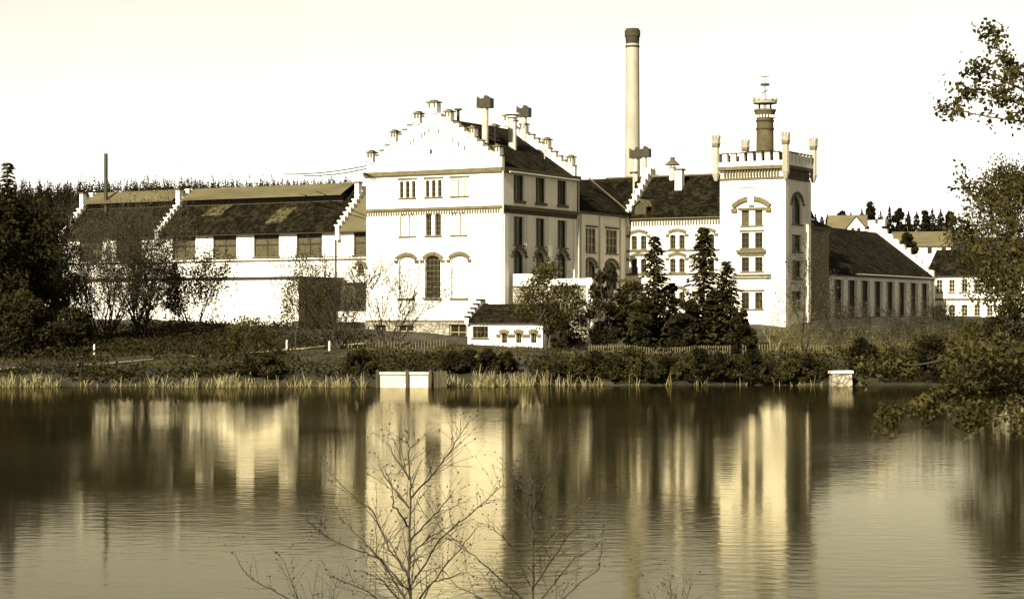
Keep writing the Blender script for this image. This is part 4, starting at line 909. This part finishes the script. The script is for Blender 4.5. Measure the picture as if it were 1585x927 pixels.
# --- right side
blob_tree('broadleaf_tree', 'large leafy tree on the far right bank before the house', 1560, 178, 250, 205, 470, 'mid_leaf', 12500, .2, 80, .22)
blob_tree('broadleaf_tree', 'round tree behind the stepped far gable of the hall', 1404, 330, 360, 36, 410, 'dark_leaf', 1800, .45, 16, .25)
blob_tree('bush', 'dark round bush at the hall corner by the white house', 1452, 238, 476, 34, 500, 'dark_leaf', 900, .28, 10, .08, cat='bush', shape='dome')
for k, (x, D, hh) in enumerate(((1296, 184, 3.6), (1345, 182, 4.2), (1392, 183, 3.2), (1432, 181, 4.6), (1480, 180, 4.4))):
    twig_tree('bare_sapling', ORD[k]+' bare twiggy sapling from the left on the slope before the long hall', x, D, hh, BARE, 2, .35, 'dark_twig', 'mid_leaf', 380, .15, .3, r=.05, group='saplings before the hall')
# --- hedge bushes along the far bank
xs_ = list(range(868, 1290, 27))
for k, x in enumerate(xs_):
    X = at(x, 0, 157)[0]; D = shore(X)+RNG.uniform(.5, 1.6)
    blob_tree('bank_bush', ORD[k]+' low dark bush from the left in the long row along the right bank', x+RNG.uniform(-5, 5), D, RNG.uniform(536, 566), RNG.uniform(34, 66), 600, ('dark_leaf', 'mid_leaf', 'dark_leaf')[k % 3], 1300, .2, 16, .05, 'row of bank bushes on the right', 'bush', 'dome', trunk=False)
for k, x in enumerate((700, 727, 754, 782)):
    X = at(x, 0, 157)[0]; D = shore(X)+3.4
    blob_tree('bank_bush', ORD[k]+' low dark bush from the left in the short row below the lodge', x, D, (546, 543, 541, 545)[k], 42, 586, 'dark_leaf', 1300, .19, 16, .05, 'short row of bushes below the lodge', 'bush', 'dome', trunk=False)
for k, (x, yt, wp_) in enumerate(((1335, 528, 70), (1385, 540, 80), (1440, 520, 86), (1500, 498, 100), (1565, 470, 120))):
    X = at(x, 0, 158)[0]; D = shore(X)+RNG.uniform(1.5, 3)
    blob_tree('bank_bush', ORD[k]+' leafy bush from the left at the right end of the far bank', x, D, yt, wp_, 598, 'mid_leaf' if k % 2 else 'dark_leaf', 2300, .2, 26, .06, 'bushes at the right end of the bank', 'bush', 'dome', trunk=False)
blob_tree('bank_bush', 'low dark bush overhanging the path left of centre', 400, shore(-20)+2, 548, 90, 588, 'dark_leaf', 2000, .2, 20, .05, None, 'bush', 'dome', trunk=False)
blob_tree('bank_bush', 'low dark bush by the water at the sluice wall', 560, shore(-12)+4, 545, 60, 575, 'dark_leaf', 1400, .2, 16, .05, None, 'bush', 'dome', trunk=False)
# --- skyline trees on the right hill
for k, (x, y) in enumerate(((1262, 330), (1272, 333), (1281, 331), (1303, 326), (1317, 327), (1334, 322), (1347, 314), (1363, 326), (1377, 318), (1392, 320), (1406, 325), (1419, 326), (1431, 324), (1443, 321), (1456, 322), (1470, 325))):
    if k % 3 == 0 and k > 2: blob_tree('skyline_tree', ORD[k]+' tree from the left on the right skyline, dark and rounded', x, 452+RNG.uniform(-8, 8), y, 24, 372, 'forest_leaf', 1000, .65, 14, .2, 'rounded trees on the right skyline', shape='egg')
    else: cone_tree('skyline_conifer', ORD[k]+' tree from the left on the right skyline, dark and pointed', x, 455+RNG.uniform(-8, 8), y, RNG.uniform(2.0, 2.9), 'pointed conifers on the right skyline')
# --- the forested hill behind the left hall: one mass
Vs, Qs, nq = [], [], 0
protos = []
for _ in range(6):
    u = RNG.uniform(0, 1, 110)**1.15; th = RNG.uniform(0, 6.28, 110); rr = .17*(1-u)*RNG.uniform(.35, 1.1, 110)
    protos.append(leaf_quads(np.stack([rr*np.cos(th), rr*np.sin(th), .05+.93*u], 1), .10*(1-.8*u)))
for k in range(3600):
    x = RNG.uniform(-120, 640); D = RNG.uniform(330, 545) if x < 200 else RNG.uniform(430, 545)
    X, Y, Z = gp(x, D); hh = RNG.uniform(9, 12.5)*(1 if RNG.uniform() < .93 else 1.12); V, Q = protos[k % 6]; an = RNG.uniform(0, 6.28); c_, s_ = math.cos(an), math.sin(an)
    V = V*np.array([hh*1.15, hh*1.15, hh]); V = np.stack([V[:, 0]*c_-V[:, 1]*s_+X, V[:, 0]*s_+V[:, 1]*c_+Y, V[:, 2]+Z-.3], 1)
    Vs.append(V); Qs.append(Q+nq); nq += len(V)
fo_ = fast('forest', np.concatenate(Vs), np.concatenate(Qs), 'forest_leaf', None, 'stuff'); fo_['label'] = 'dark conifer forest on the hill behind the left hall'; fo_['category'] = 'forest'
# --- undergrowth, reeds, grass tufts
def scatter_leaves(name, label, cat, regions, leaf, size, hmax):
    C = []
    for x0, x1, D0, D1, n_ in regions:
        cl = [(RNG.uniform(x0, x1), RNG.uniform(D0, D1), RNG.uniform(.25, 1.0)) for _ in range(max(6, n_//60))]
        for _ in range(n_):
            c0 = cl[RNG.integers(len(cl))]; D = c0[1]+RNG.normal()*.9; x = c0[0]+RNG.normal()*16
            X = (x-CX)/F*D; 
            if D < shore(X)+.5: D = shore(X)+.5
            yp = np.interp(X, [p[0] for p in pl], [p[1] for p in pl])
            if X < pl[-1][0] and abs(D-yp) < 1.6: continue
            lowk = .22 if (X < pl[-1][0] and yp-9 < D < yp) else 1.0
            C.append((X, D, terr(X, D)+lowk*hmax*c0[2]*RNG.uniform(0, 1)**1.3))
    V, Q = leaf_quads(np.array(C), size); o = fast(name, V, Q, leaf, None, 'stuff'); o['label'] = label; o['category'] = cat
scatter_leaves('undergrowth', 'dark low undergrowth covering the left bank', 'undergrowth', [(-60, 440, 172, 212, 13000), (-60, 560, 150.4, 153, 5000), (90, 560, 198, 226, 12000), (820, 1610, 150, 156, 9000), (560, 720, 155, 172, 2500), (840, 1300, 160, 178, 4000)], 'dark_leaf', .24, 1.3)
scatter_leaves('ground_cover', 'dark low weeds and grass tufts over the far bank', 'weeds', [(-60, 760, 158, 215, 26000), (760, 1585, 160, 222, 16000)], 'mid_leaf', .16, .3)
scatter_leaves('dry_grass', 'pale dry grass tufts on the lawn below tower and hall', 'grass', [(1190, 1590, 186, 224, 17000), (1150, 1585, 172, 190, 3000), (560, 900, 165, 200, 2500)], 'pale_leaf', .15, .4)
B0, B1, BW = [], [], []
for x0, x1, n_ in ((-10, 92, 560), (100, 228, 60), (228, 300, 130), (300, 382, 420), (382, 480, 90), (480, 566, 420), (598, 640, 60), (688, 760, 260), (745, 850, 520), (850, 930, 110), (930, 1280, 90)):
    for _ in range(n_):
        x = RNG.uniform(x0, x1); x = x+5*math.sin(x*.6)
        if math.sin(x*.11+.6)+math.sin(x*.29+2)+.6*math.sin(x*.9) < RNG.uniform(-.9, .5): continue
        X = at(x, 0, 149)[0]; Y = shore(X)-.25+RNG.normal()*.5; hh = RNG.uniform(.25, .85)*(1+.3*math.sin(x*.35))*(1.25 if 688 < x < 860 else 1)
        b0 = np.array([X, Y, min(terr(X, Y), .3)-.2]); B0.append(b0); B1.append(b0+np.array([RNG.normal()*.24, RNG.normal()*.2, hh+.2])); BW.append(RNG.uniform(.025, .05))
B0, B1, BW = np.array(B0), np.array(B1), np.array(BW)[:, None]; sx = unit(RNG.normal(size=B0.shape)*np.array([1, .5, 0]))
V = np.stack([B0-sx*BW, B0+sx*BW, B1+sx*BW*.4, B1-sx*BW*.4], 1).reshape(-1, 3)
o = fast('reeds', V, np.arange(len(V)).reshape(-1, 4), 'reed', None, 'stuff'); o['label'] = 'pale dry reeds standing along the far water edge'; o['category'] = 'reeds'
# --- foreground: saplings traced as limbs at their own distance on the near bank
def Z3(x, y): return 360+x/2.642, 620+y/2.642
def limb_plant(name, label, cat, D, base, limbs, wood, twig_len, twig_n, r_base, dz=.5, leaf=None, lsize=.03, lper=0, buds=True, lspread=.03, lvl2=True, up=.35):
    bx, bD, bz = base; o = thing(name, label, cat, base); big, small, tips, skip_ = [], [], [], []
    for li, (pts_, r0, r1, *tw_) in enumerate(limbs):
        dep = D+RNG.normal()*dz*.5; slope = RNG.normal()*dz; n_ = len(pts_); P3 = []
        for j, (x, y) in enumerate(pts_):
            dd = D if (j == 0) else dep+slope*j/n_; p = at(x, y, dd); P3.append(np.array([p[0]-bx, p[1]-bD, p[2]-bz]))
        fine = []
        for j in range(n_-1):
            for k in range(6):
                u = k/6; fine.append(P3[j]*(1-u)+P3[j+1]*u+RNG.normal(size=3)*.003*(j+k > 0)*D/12)
        fine.append(P3[-1]); m_ = len(fine)-1
        lb_ = []
        for j in range(m_):
            ra = r0+(r1-r0)*j/m_; rb = r0+(r1-r0)*(j+1)/m_; lb_.append((fine[j], fine[j+1], ra, rb))
            for _ in range(RNG.poisson(twig_n)):
                d = nv(fine[j+1]-fine[j]); s = nv(RNG.normal(size=3)); td = nv(d*.55+s*.75+np.array([0, 0, up])); L_ = twig_len*(tw_[0] if tw_ else 1)*RNG.uniform(.35, 1.1)*(1-.35*j/m_)
                q0 = fine[j+1]; nn = 4
                for k in range(nn):
                    td = nv(td+RNG.normal(size=3)*.09); q1 = q0+td*L_/nn; rr = max(r1*.8, .5*rb)*(1-.7*k/nn); small.append((q0, q1, rr, rr*.8)); (tips if (not tw_ or RNG.uniform() < .55) else skip_).append(q1)
                    if lvl2 and RNG.uniform() < .6:
                        t2 = nv(td*.6+nv(RNG.normal(size=3))*.7); q2 = q1+t2*L_*RNG.uniform(.15, .4); small.append((q1, q2, rr*.7, rr*.4)); tips.append(q2)
                    q0 = q1
        tips.append(fine[-1]); V, Q = seg_mesh(lb_, 6); fast('trunk' if li == 0 else 'limb', V, Q, wood, o)
    V, Q = seg_mesh(small, 3); fast('twigs', V, Q, wood, o, 'stuff')
    T = np.array(tips)
    if buds: V, Q = leaf_quads(T[RNG.uniform(size=len(T)) < .45], .013*D/12, 0, 1.3); fast('buds', V, Q, wood, o, 'stuff')
    if leaf:
        C = np.repeat(T, lper, 0)+RNG.normal(size=(len(T)*lper, 3))*lspread; V, Q = leaf_quads(C, lsize, 0, 1.15); fast('foliage', V, Q, leaf, o, 'stuff')
    return o
S1 = [([(725, 1500), (725, 811), (722, 600), (728, 400), (722, 250), (716, 130)], .0115, .0022)]
S1 += [([Z_ for Z_ in q], .0062, .0016) for q in ([(722, 830), (600, 640), (520, 560), (430, 470)], [(722, 720), (640, 600), (575, 450), (480, 380), (370, 270)], [(700, 760), (610, 650), (480, 600), (350, 540), (300, 480)],
     [(728, 760), (850, 560), (1000, 440), (1112, 340)], [(728, 570), (840, 450), (905, 370)], [(728, 400), (830, 290), (900, 190), (962, 90)], [(724, 440), (650, 350), (595, 260)], [(722, 320), (670, 240), (630, 170)], [(726, 860), (880, 660), (1020, 500)],
     [(724, 880), (620, 740), (520, 690)], [(724, 520), (660, 430), (650, 340)], [(726, 640), (800, 560), (900, 510)], [(722, 930), (560, 780), (400, 720)], [(726, 900), (820, 740), (960, 700)])]
S1 = [([Z3(*p) for p in q], a, b) for q, a, b in S1]
S2 = [([(1228, 1500), (1228, 811), (1228, 560), (1220, 390), (1232, 260), (1240, 150)], .010, .002)]
S2 += [(q, .0055, .0015) for q in ([(1226, 840), (1060, 700), (950, 600), (850, 520), (790, 400)], [(1226, 700), (1110, 560), (1040, 500)], [(1222, 400), (1170, 340), (1130, 290)], [(1226, 460), (1300, 280), (1350, 180)], [(1230, 620), (1340, 520), (1400, 440)],
     [(1232, 760), (1380, 540), (1530, 430)], [(1232, 850), (1400, 640), (1490, 600)], [(1230, 930), (1400, 760), (1500, 690), (1512, 590)], [(1226, 900), (1100, 800), (1000, 690)], [(1224, 500), (1180, 430), (1150, 380)], [(1226, 980), (1050, 820), (920, 760), (860, 690)])]
S2 = [([Z3(*p) for p in q], a, b) for q, a, b in S2]
S3 = [([Z3(*p) for p in q], a, b) for q, a, b in (([(330, 1400), (330, 1050), (300, 870), (230, 811), (80, 730), (40, 690)], .008, .0015), ([(320, 950), (260, 790), (210, 650)], .005, .0014), ([(326, 1000), (400, 860), (420, 760)], .005, .0014))]
S4 = [([Z3(*p) for p in q], a, b) for q, a, b in (([(1780, 1400), (1790, 1000), (1800, 850), (1790, 740)], .007, .0015), ([(1790, 960), (1850, 820), (1880, 745)], .005, .0014), ([(1790, 1000), (1750, 880), (1720, 780)], .005, .0014))]
for nm, lb, S, D in (('sapling', 'bare foreground sapling with long left branches, bottom centre', S1, 12.0), ('sapling', 'bare foreground sapling right of the other, bottom centre', S2, 13.0), ('sapling', 'bare sapling twigs poking in at the bottom left', S3, 11.5), ('sapling', 'small bare twig tips at the bottom edge right of centre', S4, 12.5)):
    x0 = S[0][0][0][0]; X = (x0-CX)/F*D; zg_ = terr(X, D); ybase = HY+(H-zg_+.1)/D*F
    S[0][0][0] = (x0, ybase)
    limb_plant(nm, lb, 'sapling', D, (X, D, zg_), S, 'dark_twig', .36, .95, .01, .35)
# --- overhanging alder on the near bank at the right
D = 20.0; tx = 1760; X = (tx-CX)/F*D; zg_ = terr(X, D); yb0 = HY+(H-zg_+.3)/D*F
AL = [([(tx, yb0), (tx-8, 900), (tx-20, 600), (tx-40, 300), (tx-30, 0), (tx-60, -250)], .13, .05)]
AL += [(q, .020, .003, .62) for q in ([(tx-42, 330), (1660, 225), (1590, 190), (1520, 180), (1445, 162)], [(tx-42, 300), (1650, 170), (1590, 120), (1552, 92), (1536, 48)], [(1650, 205), (1585, 140), (1530, 115), (1498, 108)], [(1640, 205), (1590, 165), (1530, 145), (1490, 140)])]
AL += [(q, .022, .004) for q in ([(tx-15, 720), (1660, 640), (1560, 600), (1460, 615), (1375, 645)], [(tx-15, 680), (1640, 570), (1520, 545), (1420, 565), (1340, 560)], [(tx-20, 640), (1650, 520), (1590, 440), (1540, 390), (1480, 345)],
     [(tx-20, 560), (1650, 400), (1580, 350), (1530, 310), (1495, 290)], [(tx-10, 760), (1680, 690), (1580, 640), (1500, 650)], [(tx-20, 600), (1640, 470), (1590, 470), (1545, 450)], [(tx-30, 480), (1660, 380), (1620, 320), (1585, 285)], [(tx-12, 700), (1640, 620), (1540, 580), (1470, 560)], [(tx-12, 650), (1620, 560), (1560, 540), (1500, 520)])]
al = limb_plant('alder_tree', 'leafy branches of a near tree hanging in from the right', 'tree', D, (X, D, zg_), AL, 'dark_twig', .30, 1.05, .1, 1.2, 'near_leaf', .045, 7, False, .05, True, .06)
